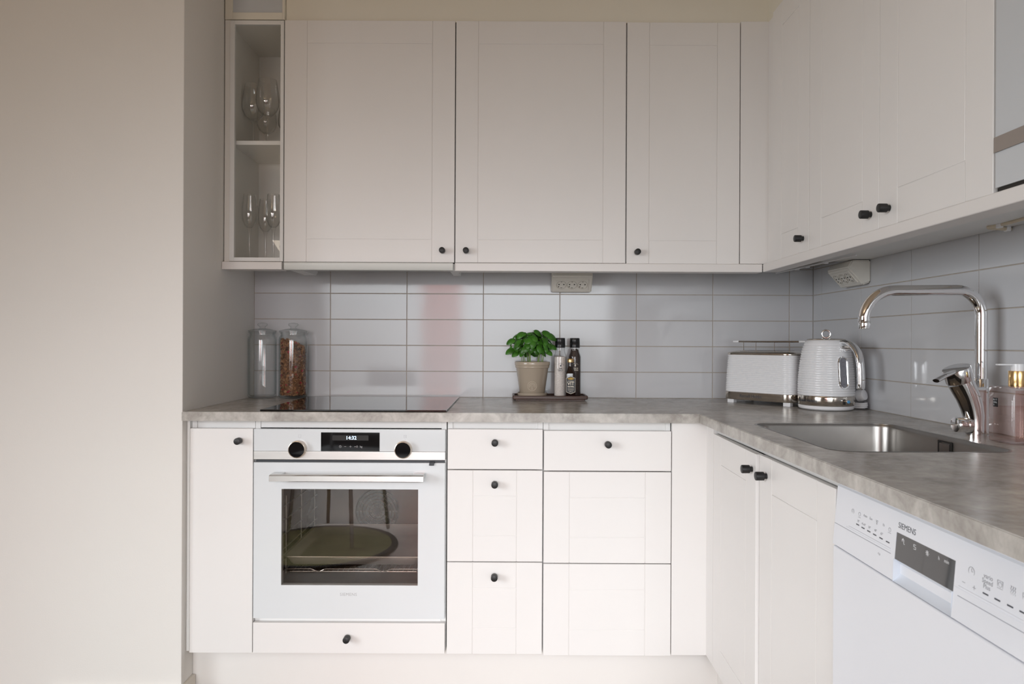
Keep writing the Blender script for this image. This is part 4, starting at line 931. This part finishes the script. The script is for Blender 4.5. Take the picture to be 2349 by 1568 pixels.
# embossed emblem: ring and tree
ed_ = Vector((CAM.x-PX, CAM.y-PY, 0)).normalized(); a_e = math.atan2(ed_.y, ed_.x)
def prad(z): return 0.0470 + (0.0607-0.0470)*(z-PB)/(PH-0.026-PB)
def onpot(x, z): 
    zz = PB+0.0360+z; r = prad(zz)+0.0002; a = a_e + x/r; return Vector((PX+r*math.cos(a), PY+r*math.sin(a), zz))
mb = MB(); er = 0.0172
mb.tube([onpot(er*math.cos(2*math.pi*k/40), er*math.sin(2*math.pi*k/40)) for k in range(40)], 0.0006, 6, closed=True)
mb.tube([onpot(0.0003*math.sin(k), -0.013+0.0022*k) for k in range(7)], [0.0012, 0.001, 0.0009, 0.0009, 0.0008, 0.0007, 0.0006], 6)
for k in range(13):
    a = R(-20 + 220*k/12); 
    for r0, r1, da in ((0.004, 0.0095, 0), (0.0095, 0.0140, 0.18), (0.0095, 0.0140, -0.18)):
        p0 = (r0*math.cos(a), r0*math.sin(a)*0.95+0.0005); p1 = (r1*math.cos(a+da), r1*math.sin(a+da)*0.95+0.0005)
        if p1[1] < -0.009: continue
        mb.tube([onpot(*p0), onpot((p0[0]+p1[0])/2, (p0[1]+p1[1])/2+0.0003), onpot(*p1)], 0.0004, 5)
mb.build('emblem', M['pot_mark'], bp)
# stems + leaves
rnd = random.Random(21); ms = MB(); ml = MB()
def leaf(mb, base, d, up, L, W_, curl):
    d = d.normalized(); side = d.cross(up).normalized(); n_ = side.cross(d).normalized(); nl, nw = 8, 4; vs = []; fs = []
    for i in range(nl+1):
        t = i/nl; w_ = W_*max(0, math.sin(math.pi*min(1, t*0.97+0.03)**0.85))**0.62*0.5 + 0.0003
        ctr = base + d*(L*t*(1-0.18*curl*t)) - n_*(curl*L*0.55*t*t) + n_*(0.10*L*math.sin(math.pi*t))
        for j in range(-nw//2, nw//2+1):
            s_ = j/(nw/2); vs.append(ctr + side*(w_*s_) - n_*(0.22*W_*s_*s_*math.sin(math.pi*t)) - n_*(0.035*W_ if j == 0 else 0))
    for i in range(nl):
        for j in range(nw): a = i*(nw+1)+j; fs.append([a, a+1, a+nw+2, a+nw+1])
    mb.add(vs, fs, 0)
zs = PH-0.013; tops = []
for i in range(17):
    a = 2*math.pi*i/17*2.4+rnd.uniform(-.3, .3); r0 = 0.012+0.030*math.sqrt(rnd.random()); r1 = r0+rnd.uniform(0.008, 0.032)
    h = rnd.uniform(0.062, 0.118)*(1-0.25*(r1/0.08))
    p0 = Vector((PX+r0*math.cos(a), PY+r0*math.sin(a)*0.85, zs)); p1 = Vector((PX-0.004+r1*math.cos(a)*1.1, PY+r1*math.sin(a)*0.75, zs+h))
    mid = (p0+p1)/2 + Vector((-(p1-p0).x*.2, -(p1-p0).y*.2, 0.008)); ms.tube(catmull([p0, mid, p1], 5), 0.0013, 7)
    leaf(ml, p1, Vector((rnd.uniform(-1, 1), rnd.uniform(-1, 1), 0.9)), Vector((rnd.uniform(-1, 1), -1, 0.2)), 0.018, 0.009, 0.3)
FC = Vector((PX-0.004, PY-0.004, 1.1050)); FR = Vector((0.086, 0.062, 0.064))
for i in range(175):
    zz = 1 - 2*(i+0.5)/175; ph = i*2.39996 + rnd.uniform(-.35, .35); zz = max(-0.98, min(0.98, zz+rnd.uniform(-.06, .06)))
    rad = Vector((math.sqrt(1-zz*zz)*math.cos(ph), math.sqrt(1-zz*zz)*math.sin(ph), zz))
    if zz < -0.55 and math.hypot(rad.x, rad.y) < 0.8: continue
    k = rnd.choice((0.62, 0.78, 0.92, 0.98)); base = FC + Vector((rad.x*FR.x*k, rad.y*FR.y*k, rad.z*FR.z*k))
    hor = Vector((rad.x, rad.y, 0)); hor = hor.normalized() if hor.length > 0.05 else Vector((1, 0, 0))
    tan = Vector((-hor.y, hor.x, 0))*rnd.uniform(-.9, .9)
    d = hor*(0.55+0.5*max(0, zz)) + tan + Vector((0, 0, -0.62+0.75*max(0, zz)+rnd.uniform(-.25, .25)))
    L_ = rnd.uniform(0.024, 0.041); base -= d.normalized()*L_*0.45
    upv = rad*0.9 + Vector((rnd.uniform(-.3, .3), rnd.uniform(-.5, .1), 0.45))
    leaf(ml, base, d, upv, L_, L_*rnd.uniform(0.56, 0.70), rnd.uniform(0.3, 1.0))
for x_, z_, az, L_ in ((0.036, 1.158, -0.5, 0.046), (0.05, 1.148, -0.25, 0.050), (0.005, 1.160, 0.1, 0.042), (-0.03, 1.152, 3.4, 0.044), (-0.066, 1.128, 3.7, 0.040), (-0.070, 1.092, 3.9, 0.040), (-0.052, 1.082, 4.1, 0.036), (0.048, 1.088, -0.9, 0.036), (0.062, 1.108, -0.6, 0.036)):
    leaf(ml, Vector((PX+x_, PY-0.025, z_)), Vector((math.cos(az), math.sin(az)*0.6, -0.25)), Vector((0.1, -0.8, 0.8)), L_, L_*0.66, 0.7)
for v in ml.v: v.y = min(v.y, -0.004); v.z = max(v.z, PH-0.004) if math.hypot(v.x-PX, v.y-PY) < 0.066 else v.z
ms.build('stems', M['stem'], bp); ml.build('foliage', M['leaf'], bp, normals=False, angle=80)

# mills
def mill(x, y, label, fill, fill_top_z, word, wmat):
    c = thing('spice_mill', label, 'grinder', (x, y, FL), 0, 'spice mills on the tray'); r = 0.0235; Z = FL
    MB().lathe([(0, Z+0.0005), (r-0.002, Z+0.0005), (r, Z+0.003), (r, Z+0.150), (r-0.0015, Z+0.157), (0.0190, Z+0.166), (0.0176, Z+0.174), (0.0172, Z+0.192), (0, Z+0.192)], (x, y, 0), 40).build('bottle', M['mill_glass'], c)
    r2 = r-0.0018
    pr = [(0, Z+0.004), (r2, Z+0.004), (r2, min(Z+0.150, fill_top_z-0.002))]
    pr += ([(r2*0.6, fill_top_z), (0, fill_top_z+0.001)] if fill_top_z < Z+0.16 else [(r2-.002, Z+0.156), (0.0160, Z+0.166), (0.0138, fill_top_z-.003), (0.008, fill_top_z), (0, fill_top_z)])
    MB().lathe(pr, (x, y, 0), 36).build('filling', fill, c)
    MB().lathe([(0, Z+0.1845), (0.0188, Z+0.1845), (0.0192, Z+0.1860), (0.0192, Z+0.2010), (0.0186, Z+0.2018), (0.0192, Z+0.2026), (0.0184, Z+0.2195), (0.0174, Z+0.2212), (0, Z+0.2212)], (x, y, 0), 36).build('grinder_cap', M['cap_black'], c)
    dr_ = Vector((CAM.x-x+0.28, CAM.y-y, 0)).normalized(); mb = MB()
    for i, wd in enumerate(word): mb.text(wd, 0.0078, wrap(x, y, r+0.0002, dr_, Z+0.1060-0.0072*i), ext=0.0001, bold=0.00012)
    for i in range(3):
        ww = (0.010, 0.006, 0.010)[i]; mb.text('-'*int(ww/0.0013), 0.003, wrap(x, y, r+0.0002, dr_, Z+0.0920-0.0036*i), ext=0.0001)
    fcn = wrap(x, y, r+0.0002, dr_, Z+0.1175)
    mb.add([fcn(a, b, 0.0001) for a, b in ((-.0028, .002), (.0028, .002), (.002, -.0035), (-.002, -.0035))], [[0, 1, 2, 3]], 0, False)
    mb.add([fcn(a, b, 0.0001) for a, b in ((.0004, .002), (.0016, .002), (.0034, .0058), (.0022, .0060))], [[0, 1, 2, 3]], 0, False)
    arc = [fcn(0.0125*math.cos(R(25+130*k/14)), -0.004+0.0125*math.sin(R(25+130*k/14)), 0.0002) for k in range(15)]
    mb.tube(arc, 0.00035, 5)
    mb.build('print', wmat, c)
mill(0.1865, -0.103, 'glass sea salt mill with black cap on the tray beside the basil', M['salt'], FL+0.1525, ('SEA', 'SALT'), M['print_dark'])
mill(0.2445, -0.072, 'glass black pepper mill with black cap at the back of the tray', M['pepper'], FL+0.1800, ('BLACK', 'PEPPER'), M['label_cream'])
# vinegar bottle
VX, VY = 0.2235, -0.1325
c = thing('vinegar_bottle', 'small dark vinegar bottle with gold cap in front of the pepper mill', 'bottle', (VX, VY, FL)); Z = FL; hw = 0.0178
mb = MB(); rg = [rrect(VX-a, VX+a, VY-b, VY+b, r_, 6, Z+h) for a, b, r_, h in ((0.0160, 0.0135, 0.004, 0.0005), (hw, 0.0155, 0.005, 0.003), (hw, 0.0155, 0.005, 0.087), (0.0168, 0.0148, 0.007, 0.093), (0.0130, 0.0120, 0.009, 0.102), (0.0102, 0.0102, 0.0099, 0.111), (0.0092, 0.0092, 0.0091, 0.121), (0.0092, 0.0092, 0.0091, 0.132))]
mb.loft(rg); vb = mb.build('bottle', M['vinegar'], c, angle=50)
MB().lathe([(0, Z+0.1300), (0.0116, Z+0.1300), (0.0118, Z+0.1310), (0.0118, Z+0.1425), (0.0110, Z+0.1438), (0, Z+0.1438)], (VX, VY, 0), 30).build('cap', M['gold'], c)
yl = VY-0.0155; Z = FL+0.0125
def hexa(s_, dy): return [(VX+x*s_, Z+0.0345+z_*s_) for x, z_ in ((0, -0.0345), (0.0172, -0.0270), (0.0172, 0.0245), (0, 0.0325), (-0.0172, 0.0245), (-0.0172, -0.0270))]
mb = MB(); mb.prism(hexa(1.0, 0), yl-0.0004, yl+0.001, 'Y'); lb = mb.build('label', M['label_cream'], vb)
mb = MB(); mb.prism(hexa(0.955, 0), yl-0.0006, yl, 'Y'); mb.build('label_ground', M['label'], lb)
mb = MB(); mb.prism([(VX-0.0118, Z+0.0565), (VX-0.004, Z+0.0535), (VX+0.004, Z+0.0535), (VX+0.0118, Z+0.0565), (VX+0.007, Z+0.0595), (VX, Z+0.0620), (VX-0.007, Z+0.0595)], yl-0.0009, yl, 'Y'); yb = mb.build('label_emblem', M['yellow'], lb)
mb = MB(); mb.text('ZETA', 0.0062, facing_y(VX, yl-0.001, Z+0.0570), ext=0.00005, bold=0.0002); mb.build('emblem_letters', M['print_dark'], lb)
mb = MB(); mb.text('VIT', 0.0175, facing_y(VX, yl-0.0008, Z+0.0385), ext=0.0001, bold=0.0003); mb.text('TRYFFEL', 0.0066, facing_y(VX, yl-0.0008, Z+0.0272), ext=0.0001, bold=0.00025); mb.text('100 ml', 0.005, facing_y(VX, yl-0.0008, Z+0.0085), ext=0.0001)
mb.box((VX-0.011, yl-0.0009, Z+0.0478), (VX+0.011, yl-0.0007, Z+0.0492))
for k in range(4): mb.box((VX-0.0115+0.0012*(k > 2), yl-0.0009, Z+0.0205-0.0026*k), (VX+0.0115-0.0012*(k > 2), yl-0.0007, Z+0.0210-0.0026*k))
mb.build('label_letters', M['label_cream'], lb)

# ------------------------------------------------------------------ stemmed glasses
def glass_obj(kind, label, group):
    if kind == 'wine':
        H, rb_, prof = 0.232, 0.036, [(0, 0.0), (0.036, 0.0), (0.037, 0.0012), (0.030, 0.0030), (0.010, 0.0065), (0.0042, 0.014), (0.0036, 0.050), (0.0036, 0.088), (0.0060, 0.097), (0.0180, 0.106), (0.0310, 0.119), (0.0390, 0.137), (0.0415, 0.155), (0.0395, 0.185), (0.0350, 0.213), (0.0318, 0.232),
                             (0.0308, 0.232), (0.0340, 0.213), (0.0385, 0.185), (0.0405, 0.155), (0.0380, 0.137), (0.0300, 0.120), (0.0165, 0.1075), (0, 0.1035)]
    elif kind == 'small':
        prof = [(0, 0.0), (0.033, 0.0), (0.034, 0.0012), (0.027, 0.0028), (0.009, 0.006), (0.0042, 0.013), (0.0036, 0.045), (0.0040, 0.074), (0.0120, 0.080), (0.0260, 0.090), (0.0350, 0.106), (0.0375, 0.122), (0.0350, 0.148), (0.0310, 0.172),
                (0.0300, 0.172), (0.0340, 0.148), (0.0365, 0.122), (0.0340, 0.107), (0.0250, 0.0915), (0.0110, 0.0820), (0, 0.079)]
    else:
        prof = [(0, 0.0), (0.029, 0.0), (0.030, 0.0011), (0.022, 0.0026), (0.007, 0.0065), (0.0040, 0.014), (0.0036, 0.050), (0.0046, 0.105), (0.0085, 0.118), (0.0180, 0.130), (0.0245, 0.146), (0.0272, 0.166), (0.0268, 0.190), (0.0240, 0.218), (0.0212, 0.242),
                (0.0203, 0.242), (0.0230, 0.218), (0.0257, 0.190), (0.0261, 0.166), (0.0235, 0.147), (0.0170, 0.132), (0.0075, 0.121), (0, 0.119)]
    o = MB().lathe(prof, (0, 0, 0), 40).build('wine_glass' if kind != 'flute' else 'champagne_flute', M['thin'], None, (0, 0, 0), angle=60)
    return tag(o, label, 'glass', group)
GW, GF = 'wine glasses on the upper shelf', 'champagne flutes in the bottom of the glass cabinet'
ZS = ZSH+0.0148; ZF_ = ZU0+0.0143
w0 = glass_obj('wine', 'tall wine glass at the front left of the upper shelf', GW); w0.location = (-0.9500, -0.180, ZS)
w1 = w0.copy(); COL.objects.link(w1); w1.location = (-0.8800, -0.232, ZS); w1['label'] = 'tall wine glass at the front right of the upper shelf'
w2 = glass_obj('small', 'small wine glass at the back left of the upper shelf', GW); w2.location = (-0.9310, -0.095, ZS)
w3 = w2.copy(); COL.objects.link(w3); w3.location = (-0.8480, -0.100, ZS); w3['label'] = 'small wine glass at the back right of the upper shelf'
f0 = glass_obj('flute', 'tall champagne flute at the front left of the glass cabinet bottom', GF); f0.location = (-0.9570, -0.195, ZF_)
for p, l in (((-0.9300, -0.105, ZF_), 'champagne flute set further back, middle of the cabinet bottom'), ((-0.8680, -0.200, ZF_), 'champagne flute at the front right of the glass cabinet bottom'), ((-0.8400, -0.100, ZF_), 'champagne flute at the back right, half hidden by the door frame')):
    f1 = f0.copy(); COL.objects.link(f1); f1.location = p; f1['label'] = l

# ------------------------------------------------------------------ power sockets under the cabinets
def socket(label, loc, rotz):
    c = thing('power_socket', label, 'power socket', loc, rotz, 'triple power sockets under the wall cabinets', local=True)
    # local: x along the wall, wall at y = 0, room at -y, z measured from the room floor level of loc
    poly = [(-0.0003, 0.0), (-0.0610, 0.0), (-0.0775, -0.0245), (-0.0255, -0.0820), (-0.0003, -0.0725)]
    Lx = 0.1560; mb = MB(); mb.prism(poly, -Lx/2, Lx/2, 'X')
    bm = bmesh.new(); me = mb.mesh('tmp', M['cream']); bm.from_mesh(me); bmesh.ops.bevel(bm, geom=bm.edges[:], offset=0.004, segments=3, affect='EDGES'); mb2 = MB(); mb2._bm(bm, 0); bpy.data.meshes.remove(me)
    box = mb2.build('socket_box', M['cream'], c, O3, O3, wn=True)
    A = Vector((0, -0.0775, -0.0245)); B = Vector((0, -0.0255, -0.0820)); mid = (A+B)/2; dz = (A-B).normalized(); nr = Vector((0, dz.z, -dz.y)); nr = -nr if nr.y > 0 else nr
    rot = Matrix((Vector((1, 0, 0)), nr, dz)).transposed()
    mb = MB(); mb.obox(mid+nr*0.001, (0.128, 0.004, 0.052), rot, 0.0018); fp = mb.build('face_plate', M['cream'], c, O3, O3)
    for k in (-1, 0, 1):
        ctr = mid + Vector((0.0408*k, 0, 0)) + nr*0.0032
        mb = MB(); n_ = len(mb.v); mb.lathe([(0.0190, 0.0), (0.0196, 0.0009), (0.0184, 0.0010), (0.0172, -0.0002), (0.0160, -0.0026+0.0022), (0, -0.0002)], (0, 0, 0), 32)
        mb.xf(Matrix.Translation(ctr) @ Matrix((Vector((1, 0, 0)), dz, nr)).transposed().to_4x4(), n_); so = mb.build('outlet', M['outlet'], fp, O3, O3)
        mb = MB()
        for a, b, sx_, sz_ in ((-0.0092, 0.002, 0.0046, 0.0046), (0.0092, 0.002, 0.0046, 0.0046), (-0.0105, -0.0085, 0.003, 0.005), (0.0, -0.0140, 0.008, 0.0018), (0.0, 0.0140, 0.005, 0.0016)):
            mb.obox(ctr + Vector((a, 0, 0)) + dz*b + nr*0.0003, (sx_, 0.0012, sz_), rot, 0.0005)
        mb.build('pin_holes', M['slot'], so, O3, O3)
socket('cream triple power socket on the back wall above the salt mill', (0.2345, 0, 1.3945), 0)
socket('cream triple power socket on the right wall above the kettle', (XR, -0.3655, 1.3945), RT)
# cables clipped to the cabinet underside
zc = 1.3905
c = thing('socket_cable', 'thin white cable with clips under the wall cabinets near the corner', 'cable', (1.048, -0.32, zc), 0, 'clipped cables')
MB().tube([(1.030, -0.03, zc), (1.038, -0.16, zc), (1.050, -0.36, zc), (1.056, -0.48, zc), (1.062, -0.60, zc)], 0.0028, 8).build('cable_run', M['white_plastic'], c)
for y_ in (-0.19, -0.27, -0.40): MB().box((1.0385-0.05*(y_+0.17), y_-0.006, zc-0.0045), (1.0535-0.05*(y_+0.17), y_+0.006, zc+0.0035), 0.002).build('clip', M['white_plastic'], c)
c = thing('lamp_cable', 'cream forked cable with clips under the wall cabinets at the right edge', 'cable', (1.10, -1.25, zc), 0, 'clipped cables')
MB().tube([on_y(2266, 521, -1.105), on_y(2298, 515, -1.14), on_y(2349, 501, -1.22), on_y(2400, 487, -1.30)], 0.0042, 8).build('cable_run', M['cable'], c)
MB().tube([on_y(2268, 522, -1.105), on_y(2300, 524, -1.10), on_y(2330, 525, -1.09), on_y(2380, 526, -1.08)], 0.0046, 8).build('cable_branch', M['cable'], c)
for u, v, y_ in ((2293, 517, -1.135), (2311, 525, -1.097)):
    p = on_y(u, v, y_); MB().box(p-Vector((0.005, 0.007, 0.006)), p+Vector((0.005, 0.007, 0.006)), 0.002).build('clip', M['white_plastic'], c)

# ------------------------------------------------------------------ things standing in the room behind the camera
o = MB().lathe([(0, 0.0005), (0.40, 0.0005), (0.405, 0.006), (0.40, 0.012), (0.372, 0.0125), (0.370, 0.011), (0, 0.011)], (0, 0, 0), 64).build('round_rug', M['rug'], None, O3, (-1.02, -2.22, 0)); tag(o, 'round olive rug with dark edge on the floor', 'rug')
o.data.materials.append(M['rug_edge'])
for p in o.data.polygons:
    if (p.center.x**2+p.center.y**2)**.5 > 0.368: p.material_index = 1
ch = thing('dining_chair', 'black chair with slim metal legs standing on the round rug', 'chair', (-0.98, -2.42, 0.012), R(18), None, local=True)
MB().box((-0.21, -0.21, 0.44), (0.21, 0.21, 0.475), 0.012, 3).build('seat', M['chair'], ch, O3, O3)
MB().box((-0.20, -0.225, 0.60), (0.20, -0.205, 0.90), 0.008, 2).build('backrest', M['chair'], ch, O3, O3)
for sx in (-1, 1):
    for sy in (-1, 1): MB().tube([(sx*0.17, sy*0.17, 0.442), (sx*0.205, sy*0.205, 0.0)], 0.011, 10).build('leg', M['steel'], ch, O3, O3)
    MB().tube([(sx*0.17, -0.19, 0.45), (sx*0.17, -0.215, 0.62)], 0.010, 10).build('back_post', M['steel'], ch, O3, O3)
mb = MB(); nx = 60; vs = []
for z_ in (0.45, 2.20):
    for k in range(nx+1): vs.append((-0.97+0.42*k/nx, ROOM_Y0+0.65+0.02*math.sin(k*0.9), z_))
mb.add(vs, [[k, k+1, nx+2+k, nx+1+k] for k in range(nx)])
tag(mb.build('curtain', translucent('sheer_red_fabric', (0.75, 0.10, 0.07)), None, O3, normals=False), 'sheer red curtain hanging at the rear window', 'curtain')
# ------------------------------------------------------------------ camera
cam = bpy.data.cameras.new('camera'); co = bpy.data.objects.new('camera', cam); COL.objects.link(co)
cam.sensor_width = 36.0; cam.sensor_fit = 'HORIZONTAL'; cam.lens = 36.0*F/2349.0
cam.shift_x = (1174.5-CX)/2349.0; cam.clip_start = 0.05; cam.clip_end = 50
co.matrix_world = Matrix.Translation(CAM) @ Matrix.Rotation(R(90), 4, 'X') @ Matrix.Rotation(ROLL, 4, 'Z')
cam.dof.use_dof = True; cam.dof.focus_distance = 2.45; cam.dof.aperture_fstop = 11.0
sc.camera = co

# ------------------------------------------------------------------ light
def area(name, loc, target, sx, sy, power, col, spread=180):
    l = bpy.data.lights.new(name, 'AREA'); l.shape = 'RECTANGLE'; l.size = sx; l.size_y = sy; l.energy = power; l.color = col; l.spread = R(spread)
    o = bpy.data.objects.new(name, l); COL.objects.link(o); o.location = loc
    o.rotation_euler = (Vector(target)-Vector(loc)).to_track_quat('-Z', 'Y').to_euler(); return o
area('window_light', (ROOM_X0+0.02, (WY0+WY1)/2, (WZ0+WZ1)/2), (1.1, -1.35, -0.35), WY1-WY0, WZ1-WZ0, 25, (0.92, 0.965, 1.0), 78)
area('rear_window_light', (-0.48, ROOM_Y0+0.33, 1.10), (-0.42, -0.6, -0.35), 3.2, 1.9, 26, (0.925, 0.97, 1.0), 57)
area('added_warm_fill', (-1.6, -3.4, 1.85), (-1.5, -3.2, 2.5), 0.5, 0.5, 15, (1.0, 0.84, 0.67), 170)  # added fill aimed at the ceiling to warm the upper fronts, no real lamp
w_ = bpy.data.worlds.new('world'); sc.world = w_; w_.use_nodes = True
bg = w_.node_tree.nodes['Background']; bg.inputs[0].default_value = (0.9, 0.95, 1.0, 1); bg.inputs[1].default_value = 0.5

sc.view_settings.view_transform = 'Standard'; sc.view_settings.look = 'None'; sc.view_settings.exposure = 0.05; sc.view_settings.gamma = 1.0
sc.cycles.transparent_max_bounces = 40; sc.cycles.max_bounces = 12; sc.cycles.glossy_bounces = 6; sc.cycles.diffuse_bounces = 6
sc.cycles.use_denoising = True
for o in bpy.data.objects:
    if '_o' in o: del o['_o']
